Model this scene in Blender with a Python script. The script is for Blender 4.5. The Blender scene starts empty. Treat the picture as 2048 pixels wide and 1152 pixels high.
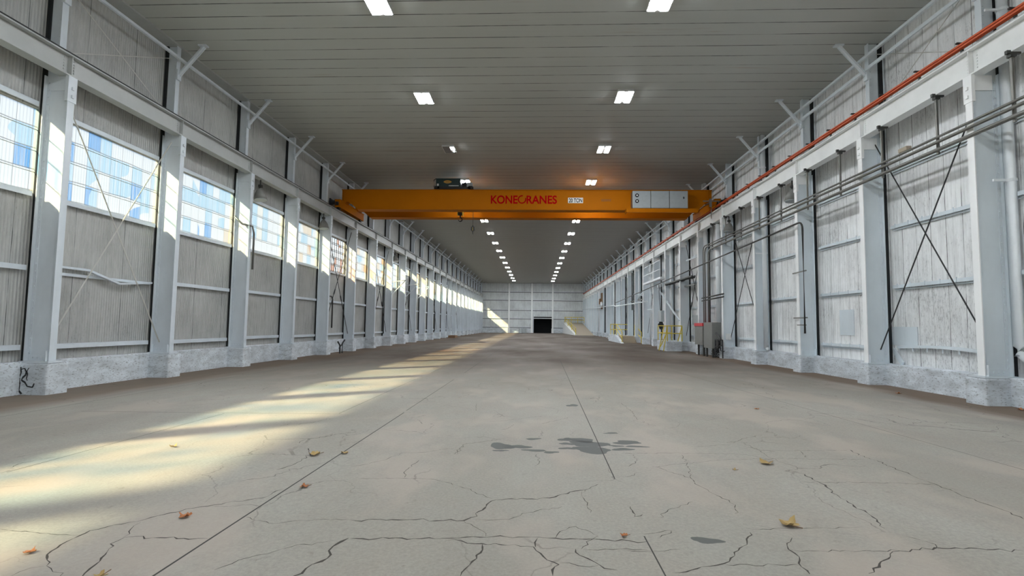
import bpy, bmesh, math, random
from mathutils import Vector, Matrix
random.seed(7)
C = bpy.context.scene.collection
SC = bpy.context.scene
PI = math.pi

# ---------------------------------------------------------------- camera, world, sun, exposure
FPX = 1061.4
cam_data = bpy.data.cameras.new('camera')
cam_data.sensor_width = 36.0
cam_data.lens = FPX / 2048 * 36.0
cam_data.clip_end = 400
cam = bpy.data.objects.new('camera', cam_data)
C.objects.link(cam)
yaw, pit, rol = .0456, .0691, .0133
cy, sy, cp, sp, cr, sr = math.cos(yaw), math.sin(yaw), math.cos(pit), math.sin(pit), math.cos(rol), math.sin(rol)
F_ = Vector((-sy * cp, cy * cp, sp)); r0 = Vector((cy, sy, 0)); u0 = Vector((sy * sp, -cy * sp, cp))
R_ = r0 * cr + u0 * sr; U_ = -r0 * sr + u0 * cr
mw = Matrix((R_, U_, -F_)).transposed().to_4x4(); mw.translation = Vector((0, 0, 1.54))
cam.matrix_world = mw
SC.camera = cam

SC.view_settings.view_transform = 'Standard'
SC.view_settings.look = 'None'
SC.view_settings.gamma = 1
SC.view_settings.use_curve_mapping = False
SC.view_settings.exposure = 1.1
SC.cycles.max_bounces = 7
SC.cycles.diffuse_bounces = 5
SC.cycles.transparent_max_bounces = 8
SC.cycles.sample_clamp_indirect = 6.0
SC.cycles.use_denoising = True

world = bpy.data.worlds.new('sky'); SC.world = world
world.use_nodes = True
wn = world.node_tree.nodes; wl = world.node_tree.links
bg = wn['Background']
tc = wn.new('ShaderNodeTexCoord'); sep = wn.new('ShaderNodeSeparateXYZ')
wl.new(tc.outputs['Generated'], sep.inputs[0])
rp = wn.new('ShaderNodeValToRGB')
rp.color_ramp.elements[0].position = .49; rp.color_ramp.elements[0].color = (.32, .31, .29, 1)
rp.color_ramp.elements[1].position = .52; rp.color_ramp.elements[1].color = (.86, .93, 1, 1)
e = rp.color_ramp.elements.new(.85); e.color = (.42, .62, .95, 1)
mr = wn.new('ShaderNodeMapRange'); mr.inputs[1].default_value = -1; mr.inputs[2].default_value = 1
wl.new(sep.outputs[2], mr.inputs[0]); wl.new(mr.outputs[0], rp.inputs[0])
wl.new(rp.outputs[0], bg.inputs[0]); bg.inputs[1].default_value = 1.15

sun_d = bpy.data.lights.new('sun', 'SUN'); sun_d.energy = 23.0; sun_d.angle = math.radians(2.6); sun_d.color = (1, .80, .44)
sun = bpy.data.objects.new('sun', sun_d); C.objects.link(sun)
sun.rotation_euler = Vector((1, .68, -.81)).to_track_quat('-Z', 'Y').to_euler()
sun.location = (-30, -10, 25)

# ---------------------------------------------------------------- helpers
class MB:
    def __init__(s): s.v = []; s.f = []; s.m = []
    def quad(s, a, b, c, d, m=0):
        n = len(s.v); s.v += [tuple(a), tuple(b), tuple(c), tuple(d)]; s.f.append((n, n + 1, n + 2, n + 3)); s.m.append(m)
    def box(s, x0, x1, y0, y1, z0, z1, m=0):
        n = len(s.v)
        s.v += [(x0, y0, z0), (x1, y0, z0), (x1, y1, z0), (x0, y1, z0), (x0, y0, z1), (x1, y0, z1), (x1, y1, z1), (x0, y1, z1)]
        for q in ((0, 3, 2, 1), (4, 5, 6, 7), (0, 1, 5, 4), (1, 2, 6, 5), (2, 3, 7, 6), (3, 0, 4, 7)):
            s.f.append(tuple(n + k for k in q)); s.m.append(m)
        return s
    def tube(s, pts, r, n=8, m=0, caps=True):
        pts = [Vector(p) for p in pts]; rings = []
        for i, p in enumerate(pts):
            if i == 0: d = pts[1] - p
            elif i == len(pts) - 1: d = p - pts[i - 1]
            else: d = (pts[i + 1] - p).normalized() + (p - pts[i - 1]).normalized()
            d = d.normalized()
            a = d.cross(Vector((0, 0, 1)))
            if a.length < .05: a = d.cross(Vector((0, 1, 0)))
            a.normalize(); b = d.cross(a).normalized()
            rr = r[i] if isinstance(r, (list, tuple)) else r
            st = len(s.v)
            for k in range(n):
                t = 2 * PI * k / n + PI / n
                s.v.append(tuple(p + a * math.cos(t) * rr + b * math.sin(t) * rr))
            rings.append(st)
        for i in range(len(rings) - 1):
            for k in range(n):
                s.f.append((rings[i] + k, rings[i] + (k + 1) % n, rings[i + 1] + (k + 1) % n, rings[i + 1] + k)); s.m.append(m)
        if caps:
            s.f.append(tuple(rings[0] + k for k in range(n))[::-1]); s.m.append(m)
            s.f.append(tuple(rings[-1] + k for k in range(n))); s.m.append(m)
        return s
    def bar(s, p, q, w, h, m=0, up=(0, 0, 1)):
        p = Vector(p); q = Vector(q); d = (q - p).normalized(); u = Vector(up)
        a = d.cross(u)
        if a.length < .01: a = d.cross(Vector((0, 1, 0)))
        a.normalize(); b = a.cross(d).normalized()
        n = len(s.v)
        for o in (p, q):
            for i, j in ((-1, -1), (1, -1), (1, 1), (-1, 1)):
                s.v.append(tuple(o + a * w / 2 * i + b * h / 2 * j))
        for k in ((0, 1, 2, 3), (7, 6, 5, 4), (0, 4, 5, 1), (1, 5, 6, 2), (2, 6, 7, 3), (3, 7, 4, 0)):
            s.f.append(tuple(n + i for i in k)); s.m.append(m)
        return s
    def prism(s, poly, axis, a0, a1, m=0):
        def P(u, v, w):
            return {'X': (w, u, v), 'Y': (u, w, v), 'Z': (u, v, w)}[axis]
        n = len(s.v); k = len(poly)
        for u, v in poly: s.v.append(P(u, v, a0))
        for u, v in poly: s.v.append(P(u, v, a1))
        s.f.append(tuple(range(n, n + k))[::-1]); s.m.append(m)
        s.f.append(tuple(range(n + k, n + 2 * k))); s.m.append(m)
        for i in range(k):
            s.f.append((n + i, n + (i + 1) % k, n + k + (i + 1) % k, n + k + i)); s.m.append(m)
        return s
    def build(s, name, mats, parent=None, bevel=0, smooth=False, loc=None, fix=True):
        me = bpy.data.meshes.new(name); me.from_pydata(s.v, [], s.f)
        if not isinstance(mats, (list, tuple)): mats = [mats]
        for m in mats: me.materials.append(m)
        for p, mi in zip(me.polygons, s.m): p.material_index = mi; p.use_smooth = smooth
        me.update()
        if fix:
            bm = bmesh.new(); bm.from_mesh(me); bmesh.ops.recalc_face_normals(bm, faces=bm.faces); bm.to_mesh(me); bm.free()
        o = bpy.data.objects.new(name, me); C.objects.link(o)
        if parent: o.parent = parent
        if loc: o.location = loc
        if bevel:
            b = o.modifiers.new('bevel', 'BEVEL'); b.width = bevel; b.segments = 2; b.limit_method = 'ANGLE'
        return o

def tag(o, label=None, cat=None, group=None, kind=None):
    if label: o['label'] = label
    if cat: o['category'] = cat
    if group: o['group'] = group
    if kind: o['kind'] = kind
    return o
def empty(name, loc=(0, 0, 0)):
    o = bpy.data.objects.new(name, None); C.objects.link(o); o.location = loc; o.empty_display_size = .2
    return o
def thing(name, label, cat, loc=(0, 0, 0), group=None):
    return tag(empty(name, loc), label, cat, group)
def copy_tree(o, parent=None):
    c = o.copy(); C.objects.link(c); c.parent = parent
    for ch in list(o.children): copy_tree(ch, c)
    return c
def struct(o, label=None):
    o['kind'] = 'structure'
    if label: o['label'] = label
    return o
ORD = ['first', 'second', 'third', 'fourth', 'fifth', 'sixth', 'seventh', 'eighth', 'ninth', 'tenth', 'eleventh', 'twelfth', 'thirteenth', 'fourteenth',
       'fifteenth', 'sixteenth', 'seventeenth', 'eighteenth', 'nineteenth', 'twentieth', 'twenty-first', 'twenty-second', 'twenty-third', 'twenty-fourth', 'twenty-fifth', 'twenty-sixth']

# ---------------------------------------------------------------- materials
class NT:
    def __init__(s, name):
        s.m = bpy.data.materials.new(name); s.m.use_nodes = True
        s.n = s.m.node_tree.nodes; s.l = s.m.node_tree.links; s.b = s.n['Principled BSDF']
        s.tc = s.n.new('ShaderNodeTexCoord').outputs['Object']
        g = s.n.new('ShaderNodeNewGeometry'); s.pos = g.outputs['Position']; s.nor = g.outputs['True Normal']
    def _in(s, node, i, v):
        if v is None: return
        if hasattr(v, 'default_value') or hasattr(v, 'links'): s.l.new(v, node.inputs[i])
        else: node.inputs[i].default_value = v
    def math(s, op, a, b=None, c=None, clamp=False):
        n = s.n.new('ShaderNodeMath'); n.operation = op; n.use_clamp = clamp
        s._in(n, 0, a); s._in(n, 1, b); s._in(n, 2, c); return n.outputs[0]
    def map(s, v, scale=(1, 1, 1), loc=(0, 0, 0)):
        n = s.n.new('ShaderNodeMapping'); s.l.new(v, n.inputs[0]); n.inputs['Scale'].default_value = scale; n.inputs['Location'].default_value = loc
        return n.outputs[0]
    def noise(s, v, scale, detail=4, rough=.55, dist=0):
        n = s.n.new('ShaderNodeTexNoise'); s.l.new(v, n.inputs['Vector']); n.inputs['Scale'].default_value = scale
        n.inputs['Detail'].default_value = detail; n.inputs['Roughness'].default_value = rough; n.inputs['Distortion'].default_value = dist
        return n.outputs['Fac']
    def ramp(s, f, *st, interp='LINEAR'):
        n = s.n.new('ShaderNodeValToRGB'); s.l.new(f, n.inputs[0]); n.color_ramp.interpolation = interp
        el = n.color_ramp.elements
        while len(el) < len(st): el.new(.5)
        for e_, (p, c) in zip(el, st):
            e_.position = p; e_.color = (c, c, c, 1) if isinstance(c, (int, float)) else (*c, 1)
        return n.outputs[0]
    def mix(s, f, a, b, mode='MIX'):
        n = s.n.new('ShaderNodeMix'); n.data_type = 'RGBA'; n.blend_type = mode
        s._in(n, 0, f)
        for i, v in ((6, a), (7, b)):
            if isinstance(v, tuple): n.inputs[i].default_value = (*v, 1)
            else: s.l.new(v, n.inputs[i])
        return n.outputs[2]
    def sep(s, v):
        n = s.n.new('ShaderNodeSeparateXYZ'); s.l.new(v, n.inputs[0]); return n.outputs
    def bump(s, h, strength=.3, dist=.01):
        n = s.n.new('ShaderNodeBump'); n.inputs['Strength'].default_value = strength; n.inputs['Distance'].default_value = dist
        s.l.new(h, n.inputs['Height']); s.l.new(n.outputs[0], s.b.inputs['Normal'])
    def out(s, col, rough=.6, metal=0, spec=None):
        s._in(s.b, 'Base Color', (*col, 1) if isinstance(col, tuple) else col)
        s._in(s.b, 'Roughness', rough); s._in(s.b, 'Metallic', metal)
        if spec is not None: s.b.inputs['Specular IOR Level'].default_value = spec
        return s.m

def paint(name, col, rough=.5, wear=.12, wscale=3, metal=0, dark=(.16, .15, .14), thr=.63, stretch=(1, 1, 1), spec=None):
    t = NT(name)
    v = t.map(t.pos, stretch)
    n1 = t.noise(v, wscale, 5, .6)
    n2 = t.noise(v, wscale * 7, 5, .7)
    c = t.mix(t.ramp(n1, (.3, 0), (.7, 1)), tuple(x * (1 - wear) for x in col), tuple(min(1, x * (1 + wear * .6)) for x in col))
    c = t.mix(t.ramp(n2, (thr, 0), (thr + .09, .75)), c, dark)
    t.bump(n2, .15, .004)
    return t.out(c, rough, metal, spec)
def plain(name, col, rough=.5, metal=0, emit=None, strength=0):
    t = NT(name); n = t.noise(t.pos, 6, 3)
    c = t.mix(n, tuple(x * .88 for x in col), tuple(min(1, x * 1.1) for x in col))
    m = t.out(c, rough, metal)
    if emit:
        t.b.inputs['Emission Color'].default_value = (*emit, 1); t.b.inputs['Emission Strength'].default_value = strength
    return m

M = {}
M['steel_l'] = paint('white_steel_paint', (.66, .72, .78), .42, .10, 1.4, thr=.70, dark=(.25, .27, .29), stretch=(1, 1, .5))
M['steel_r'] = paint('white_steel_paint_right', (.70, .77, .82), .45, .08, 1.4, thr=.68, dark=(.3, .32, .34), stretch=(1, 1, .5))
M['flange_r'] = paint('lit_flange_paint', (.93, .95, .96), .45, .05, 1.4, thr=.70, dark=(.4, .42, .44), stretch=(1, 1, .5))  # paler than the webs: window light on the right flanges put into the colour
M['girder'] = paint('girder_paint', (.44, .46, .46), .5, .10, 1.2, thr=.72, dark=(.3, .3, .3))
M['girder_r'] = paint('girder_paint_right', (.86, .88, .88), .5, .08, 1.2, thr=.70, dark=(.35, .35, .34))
M['masonry'] = paint('painted_masonry', (.66, .71, .76), .8, .30, 2.0, thr=.545, dark=(.20, .21, .22), stretch=(1, 1, 2.5))
M['rail'] = plain('dark_crane_rail', (.02, .02, .022), .5, .3)
M['railw'] = plain('pale_crane_rail', (.5, .5, .5), .5, .3)
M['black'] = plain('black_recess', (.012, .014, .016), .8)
M['dark'] = plain('dark_iron', (.035, .037, .04), .5, .3)
M['rod'] = plain('pale_rod', (.55, .55, .52), .6)
M['conduit'] = plain('grey_conduit', (.20, .20, .185), .42, .55)
M['conduit_d'] = plain('dark_conduit', (.05, .05, .048), .5, .2)
M['whitepipe'] = paint('white_pipe_paint', (.78, .82, .85), .35, .06, 2, thr=.72)
M['copper'] = plain('orange_conductor', (.62, .10, .025), .5)
M['crane'] = paint('orange_crane_paint', (.46, .142, .001), .6, .07, .8, thr=.8, dark=(.3, .1, .01), spec=.08)
M['red'] = NT('red_lettering').out((.42, .004, .006), .9, 0, .03)
M['redcap'] = plain('red_cap', (.6, .04, .05), .5)
M['cabinet'] = plain('pale_grey_cabinet', (.40, .44, .46), .4)
M['cabinet_g'] = plain('grey_cabinet', (.20, .20, .19), .5)
M['darkgreen'] = plain('dark_green_hoist', (.012, .035, .035), .4)
M['gold'] = plain('gold_emblem', (.55, .30, .05), .4)
M['yellow'] = plain('yellow_paint', (.72, .56, .05), .5)
M['white'] = plain('white_panel', (.80, .82, .82), .5)
M['sign'] = plain('sign_white', (.85, .85, .80), .5)
M['ink'] = plain('sign_ink', (.008, .008, .01), .5)
M['wood'] = plain('brown_wood', (.18, .10, .05), .7)
M['beige'] = plain('beige_concrete', (.42, .36, .28), .8)
M['led'] = plain('led_panel', (.9, .9, .9), .5, emit=(.93, .97, 1.0), strength=100)
M['housing'] = plain('lamp_housing', (.6, .6, .6), .5)
M['crack'] = plain('crack_dark', (.055, .048, .042), .95)
M['joint'] = plain('joint_dark', (.045, .043, .04), .9)
M['damp'] = NT('damp_concrete').out((.085, .088, .085), .7)
M['leaf'] = plain('dry_leaf', (.40, .28, .11), .7)
M['leaf2'] = plain('dry_leaf_rust', (.45, .17, .06), .7)

def sheet(name, axis, base, dirt, joint=0, corr=.076, patch=.55, amt=.8, bumpd=.018):
    t = NT(name); p = t.sep(t.pos); u = p[1] if axis == 'Y' else p[0]; z = p[2]
    streak = t.noise(t.map(t.pos, (6, 6, .8) if axis == 'Y' else (6, 6, .8)), 1.6, 6, .72)
    blot = t.noise(t.pos, .55, 5, .6)
    speck = t.noise(t.map(t.pos, (3, 3, 1.1)), 9, 6, .75)
    f = t.math('MULTIPLY_ADD', blot, .55, t.math('MULTIPLY', streak, .5))
    c = t.mix(t.ramp(f, (.43, 0), (.62, 1)), base, tuple(b * .78 for b in base))
    c = t.mix(t.math('MULTIPLY', t.ramp(t.math('ADD', t.math('MULTIPLY', speck, .75), t.math('MULTIPLY', blot, .35)), (patch, 0), (patch + .1, 1)), amt), c, dirt)
    # vertical lap lines between sheets and rows of fixings
    if joint:
        jf = t.math('FRACT', t.math('DIVIDE', t.math('ADD', u, t.math('MULTIPLY', t.noise(t.pos, .8, 2), .04)), joint))
        jl = t.math('LESS_THAN', jf, .018 / joint)
        jl = t.math('MULTIPLY', jl, t.ramp(t.noise(t.map(t.pos, (1, 1, .6)), 2.3, 3), (.35, .15), (.6, .9)))
        c = t.mix(jl, c, (.05, .055, .06))
    wv = t.math('SINE', t.math('MULTIPLY', u, 2 * PI / corr))
    # paint wears along the ribs
    c = t.mix(t.math('MULTIPLY', t.math('GREATER_THAN', wv, .88), t.ramp(streak, (.45, 0), (.7, .28))), c, dirt)
    h = t.math('ADD', wv, t.math('MULTIPLY', speck, .5))
    t.bump(h, .5, bumpd)
    return t.out(c, .75)
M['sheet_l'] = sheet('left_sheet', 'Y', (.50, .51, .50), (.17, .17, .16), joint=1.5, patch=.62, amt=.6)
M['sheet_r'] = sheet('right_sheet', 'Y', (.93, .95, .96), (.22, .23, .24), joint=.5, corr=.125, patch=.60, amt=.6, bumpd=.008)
M['sheet_e'] = sheet('end_sheet', 'X', (.74, .78, .80), (.35, .37, .39), joint=1.1, corr=.15, patch=.66, amt=.4, bumpd=.01)

def ceiling_mat():
    t = NT('ceiling_liner'); p = t.sep(t.pos)
    jf = t.math('FRACT', t.math('DIVIDE', t.math('ADD', p[1], t.math('MULTIPLY', t.noise(t.map(t.pos, (.15, 1, 1)), .8, 2), .05)), .575))
    jl = t.math('LESS_THAN', jf, .05)
    brk = t.noise(t.map(t.pos, (.5, 2.2, 1)), 1.3, 4, .7)
    jl = t.math('MULTIPLY', jl, t.ramp(brk, (.36, .2), (.58, 1)))
    c = t.mix(t.noise(t.map(t.pos, (.4, 1.2, 1)), .5, 4), (.43, .455, .435), (.54, .56, .54))
    rib = t.math('SINE', t.math('MULTIPLY', p[1], 2 * PI / .1917))
    rust = t.noise(t.map(t.pos, (.25, 3, 1)), .55, 4, .6)
    c = t.mix(t.math('MULTIPLY', t.ramp(rust, (.66, 0), (.72, 1)), .5), c, (.32, .23, .17))
    far_tone = t.math('MINIMUM', .85, t.math('MAXIMUM', t.math('MULTIPLY', t.math('SUBTRACT', t.math('ADD', p[1], t.math('MULTIPLY', t.noise(t.map(t.pos, (.3, .3, 1)), .5, 4), 8)), 20), .05), 0))  # liner turns darker further down the hall
    c = t.mix(far_tone, c, (.25, .245, .225))
    c = t.mix(jl, c, (.03, .03, .03))
    t.bump(t.math('SUBTRACT', t.math('MULTIPLY', rib, .2), jl), .35, .012)
    return t.out(c, .55)
M['ceiling'] = ceiling_mat()

def floor_mat():
    t = NT('old_concrete_floor'); p = t.sep(t.pos)
    big = t.noise(t.map(t.pos, (1, .45, 1)), .35, 5, .6)
    mid = t.noise(t.map(t.pos, (1, .55, 1)), 1.7, 6, .65, .4)
    fine = t.noise(t.pos, 38, 5, .75)
    c = t.mix(t.ramp(big, (.32, 0), (.68, 1)), (.30, .283, .255), (.40, .385, .35))
    c = t.mix(t.ramp(mid, (.35, 0), (.75, .55)), c, (.34, .295, .255))
    spk = t.noise(t.map(t.pos, (1, .8, 1)), 7, 6, .8)
    c = t.mix(t.ramp(fine, (.35, .35), (.65, 0)), c, (.15, .145, .135))
    c = t.mix(t.ramp(spk, (.60, 0), (.72, .55)), c, (.16, .145, .13))
    c = t.mix(t.ramp(t.noise(t.map(t.pos, (1, .5, 1)), .9, 3), (.50, 0), (.62, .6)), c, (.40, .35, .31))
    # rusty brown dirt kept along both walls, and a darker brown further down the hall
    wob = t.math('MULTIPLY', t.noise(t.map(t.pos, (1, .3, 1)), .8, 4), 1.2)
    er = t.ramp(t.math('ADD', p[0], wob), (.0, 0), (1, 0))
    edge_r = t.math('SMOOTH_MIN', 1.0, t.math('MAXIMUM', t.math('MULTIPLY', t.math('SUBTRACT', t.math('ADD', p[0], wob), 8.75), 2.2), 0), .01)
    edge_l = t.math('MINIMUM', 1.0, t.math('MAXIMUM', t.math('MULTIPLY', t.math('SUBTRACT', -9.35, t.math('ADD', p[0], t.math('MULTIPLY', wob, -1))), 1.6), 0))
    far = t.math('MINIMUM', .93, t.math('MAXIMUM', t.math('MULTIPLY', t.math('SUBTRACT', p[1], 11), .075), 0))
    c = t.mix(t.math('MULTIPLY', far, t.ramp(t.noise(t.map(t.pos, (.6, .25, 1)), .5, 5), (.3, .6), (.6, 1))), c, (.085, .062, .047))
    c = t.mix(t.math('MULTIPLY', edge_r, .85), c, (.15, .105, .075))
    c = t.mix(t.math('MULTIPLY', edge_l, .75), c, (.15, .11, .08))
    # craze cracking
    vo = t.n.new('ShaderNodeTexVoronoi'); vo.feature = 'DISTANCE_TO_EDGE'; vo.inputs['Scale'].default_value = 1.15
    wn_ = t.n.new('ShaderNodeTexNoise'); wn_.inputs['Scale'].default_value = 2.5; wn_.inputs['Detail'].default_value = 5; t.l.new(t.pos, wn_.inputs['Vector'])
    mx = t.n.new('ShaderNodeVectorMath'); mx.operation = 'MULTIPLY_ADD'; t.l.new(wn_.outputs['Color'], mx.inputs[0]); mx.inputs[1].default_value = (.5, .5, 0); t.l.new(t.pos, mx.inputs[2])
    t.l.new(t.map(mx.outputs[0], (1, .8, 0)), vo.inputs['Vector'])
    crk = t.math('LESS_THAN', vo.outputs['Distance'], .006)
    cm = t.math('MULTIPLY', t.ramp(t.noise(t.pos, .5, 3), (.5, 0), (.62, .6)), t.math('GREATER_THAN', 16, p[1]))
    crk = t.math('MULTIPLY', crk, cm)
    c = t.mix(crk, c, (.09, .085, .08))
    t.bump(t.math('SUBTRACT', t.math('ADD', t.math('MULTIPLY', fine, .4), mid), crk), .25, .006)
    wet = t.noise(t.map(t.pos, (.5, .3, 1)), .6, 4)
    return t.out(c, t.ramp(wet, (.35, .85), (.7, .6)), 0, .12)
M['floor'] = floor_mat()

def pane_mat(name, cw, ch, cols, transp=.40, tint=(.80, .92, 1), lines=.02, rust=(.22, .23, .24), gr_=.075):
    """corrugated fibreglass panes, each of its own age and colour"""
    t = NT(name); p = t.sep(t.pos)
    iu = t.math('DIVIDE', p[1], cw); iv = t.math('DIVIDE', t.math('SUBTRACT', p[2], 4.3), ch)
    cu = t.math('FLOOR', iu); cv = t.math('FLOOR', iv)
    cb = t.n.new('ShaderNodeCombineXYZ'); t.l.new(cu, cb.inputs[0]); t.l.new(cv, cb.inputs[1])
    w = t.n.new('ShaderNodeTexWhiteNoise'); w.noise_dimensions = '3D'; t.l.new(cb.outputs[0], w.inputs['Vector'])
    area = t.noise(t.map(t.pos, (1, 1, 1)), .25, 2)
    k = t.math('ADD', t.math('MULTIPLY', w.outputs['Value'], .75), t.math('MULTIPLY', t.math('SUBTRACT', area, .35), .6))
    c = t.ramp(k, *cols, interp='CONSTANT')
    vs = t.noise(t.map(t.pos, (1, 9, .25)), 2.0, 3)
    c = t.mix(t.ramp(vs, (.4, 0), (.7, .55)), c, (.95, .97, 1))
    rib = t.math('SINE', t.math('MULTIPLY', p[1], 2 * PI / .076))
    c = t.mix(t.math('MULTIPLY', t.math('GREATER_THAN', rib, .6), .3), c, (.35, .40, .45))
    hl = t.math('LESS_THAN', t.math('FRACT', t.math('ADD', iv, t.math('MULTIPLY', t.math('SINE', t.math('MULTIPLY', p[1], 5)), .02))), lines * 2.4)
    c = t.mix(t.math('MULTIPLY', hl, .75), c, rust)
    vl = t.math('LESS_THAN', t.math('FRACT', iu), lines * 1.3)
    c = t.mix(t.math('MULTIPLY', vl, .85), c, rust)
    tr = t.n.new('ShaderNodeBsdfTransparent'); tl = t.n.new('ShaderNodeBsdfTranslucent'); df = t.n.new('ShaderNodeBsdfDiffuse')
    t.l.new(t.mix(1, c, (gr_, gr_, gr_), 'MULTIPLY'), tl.inputs[0]); t.l.new(t.mix(.3, c, tint, 'MULTIPLY'), tr.inputs[0]); t.l.new(t.mix(.7, c, (.5, .5, .5)), df.inputs[0])
    m1 = t.n.new('ShaderNodeMixShader'); m1.inputs[0].default_value = transp; t.l.new(tl.outputs[0], m1.inputs[1]); t.l.new(tr.outputs[0], m1.inputs[2])
    m2 = t.n.new('ShaderNodeMixShader'); m2.inputs[0].default_value = .2; t.l.new(m1.outputs[0], m2.inputs[1]); t.l.new(df.outputs[0], m2.inputs[2])
    t.l.new(m2.outputs[0], t.n['Material Output'].inputs[0])
    return t.m
W_ = (.86, .92, .95); B_ = (.16, .45, .85); LB = (.50, .76, .93); O_ = (.78, .50, .30); T_ = (.85, .74, .58)
M['pane_blue'] = pane_mat('fibreglass_panes_blue', .36, .47, [(0, W_), (.3, LB), (.45, B_), (.56, W_), (.74, LB), (.86, T_)])
M['pane_tan'] = pane_mat('fibreglass_panes_mixed', .42, .47, [(0, W_), (.28, LB), (.42, W_), (.6, T_), (.72, O_), (.78, W_)])
M['pane_pale'] = pane_mat('fibreglass_panes_pale', .42, .47, [(0, W_), (.25, LB), (.4, W_), (.55, (.88, .90, .84)), (.75, W_), (.9, T_)])
M['pane_rust'] = pane_mat('clear_panes_rusty', .28, .38, [(0, (.95, .95, .95)), (.45, W_), (.62, (.75, .32, .16)), (.72, (.95, .95, .95))], .6, lines=.05, rust=(.10, .07, .06))

# ---------------------------------------------------------------- the hall
YL = [10.85, 14.55, 18.35, 22.1, 25.8, 29.6, 33.45, 37.3, 41.15, 45.0, 48.8, 52.65, 56.45, 60.3, 64.1]
YR = [11.15, 14.9, 18.6, 22.25, 26.05, 29.85, 33.6, 37.4, 41.2, 45.0, 48.85, 52.7, 56.55, 60.4, 64.3]
while len(YL) < 25: YL.append(YL[-1] + 3.83); YR.append(YR[-1] + 3.83)
YLb = [10.85 - 3.75 * k for k in (1, 2, 3, 4, 5)]       # bays behind the camera
YRb = [11.15 - 3.75 * k for k in (1, 2, 3, 4, 5)]
Y0, Y1 = -10.0, 103.0
XL, XR = -10.28, 9.01          # inner faces of the columns
WL, WR = -10.93, 9.76          # wall sheets
ZC, ZG = 9.6, 6.87
def fz(x): return .006 * x     # the slab falls slightly to the left

fm = MB(); n = 24
xs = [-13 + 25 * i / n for i in range(n + 1)]
for a, b in zip(xs, xs[1:]):
    fm.quad((a, Y0, fz(a)), (b, Y0, fz(b)), (b, Y1 + .5, fz(b)), (a, Y1 + .5, fz(a)))
fm.box(-13, 12, Y0, Y1 + .5, -.6, -.2)
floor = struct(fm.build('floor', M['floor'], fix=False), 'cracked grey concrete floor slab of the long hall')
ceiling = struct(MB().box(-13, 12, Y0, Y1 + .5, ZC, ZC + .3).build('ceiling', M['ceiling']), 'flat grey ribbed ceiling liner')

# left wall: sheet below and above a strip of windows
def bay_l(i):   # near and far edge of the glazing of bay i (between column i and i+1)
    ys = YLb[::-1] + YL
    k = i + 5
    return ys[k] + .26, ys[k + 1] + .06
wl_ = MB()
wl_.box(WL - .12, WL, Y0, Y1, -.3, 4.25); wl_.box(WL - .12, WL, Y0, Y1, 6.13, ZC)
prev = Y0
for i in range(-5, 24):
    a, b = bay_l(i)
    wl_.box(WL - .12, WL, prev, a, 4.25, 6.13); prev = b
wl_.box(WL - .12, WL, prev, Y1, 4.25, 6.13)
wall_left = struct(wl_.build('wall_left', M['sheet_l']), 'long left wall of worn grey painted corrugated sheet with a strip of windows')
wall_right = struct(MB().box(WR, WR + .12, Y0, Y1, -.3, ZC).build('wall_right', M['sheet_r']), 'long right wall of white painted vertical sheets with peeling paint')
we = MB()
DX0, DX1, DZ = -.42, 3.18, 3.14
we.box(WL - .1, DX0, Y1, Y1 + .15, -.3, ZC); we.box(DX1, WR + .1, Y1, Y1 + .15, -.3, ZC); we.box(DX0, DX1, Y1, Y1 + .15, DZ, ZC)
struct(we.build('wall_end', M['sheet_e']), 'far end wall of pale panels with a dark doorway')
wb = MB()
wb.box(WL - .1, -4.5, Y0 - .15, Y0, -.3, ZC); wb.box(4.0, WR + .1, Y0 - .15, Y0, -.3, ZC); wb.box(-4.5, 4.0, Y0 - .15, Y0, 4.6, ZC)  # wide opening behind the camera, added to let fill daylight in
struct(wb.build('wall_back', M['sheet_e']))
# dark doorway in the end wall with its rolled door
dk = MB()
dk.box(DX0 - .1, DX1 + .1, Y1 + 4, Y1 + 4.1, -.3, 3.3); dk.box(DX0 - .1, DX0, Y1 + .15, Y1 + 4, -.3, 3.3); dk.box(DX1, DX1 + .1, Y1 + .15, Y1 + 4, -.3, 3.3)
dk.box(DX0 - .1, DX1 + .1, Y1 + .15, Y1 + 4, 3.2, 3.3); dk.box(DX0 - .1, DX1 + .1, Y1 + .5, Y1 + 4, -.1, 0)
door = struct(dk.build('door_1', M['black']), 'black open doorway in the far end wall')
MB().box(DX0, DX1, Y1 - .06, Y1 + .06, 2.78, 2.92).build('door_bottom_rail', M['white'], door)
MB().box(DX0 - .12, DX0, Y1 - .08, Y1, 0, 3.2).box(DX1, DX1 + .12, Y1 - .08, Y1, 0, 3.2).build('door_frame', M['steel_l'], door)

# concrete upstands under the sheets
bl = MB().box(WL - .05, -10.80, Y0, Y1, -.25, .62).build('baseboard_left', M['masonry'], bevel=.02)
br = MB().box(9.42, WR + .05, Y0, Y1, -.1, .62).build('baseboard_right', M['masonry'], bevel=.02)
struct(bl, 'painted concrete upstand along the left wall'); struct(br, 'painted concrete upstand along the right wall')
be = MB().box(WL, DX0 - .12, Y1 - .22, Y1, -.1, .95).box(DX1 + .12, WR, Y1 - .22, Y1, -.1, .95).build('baseboard_end', M['masonry'])
struct(be)

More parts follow.
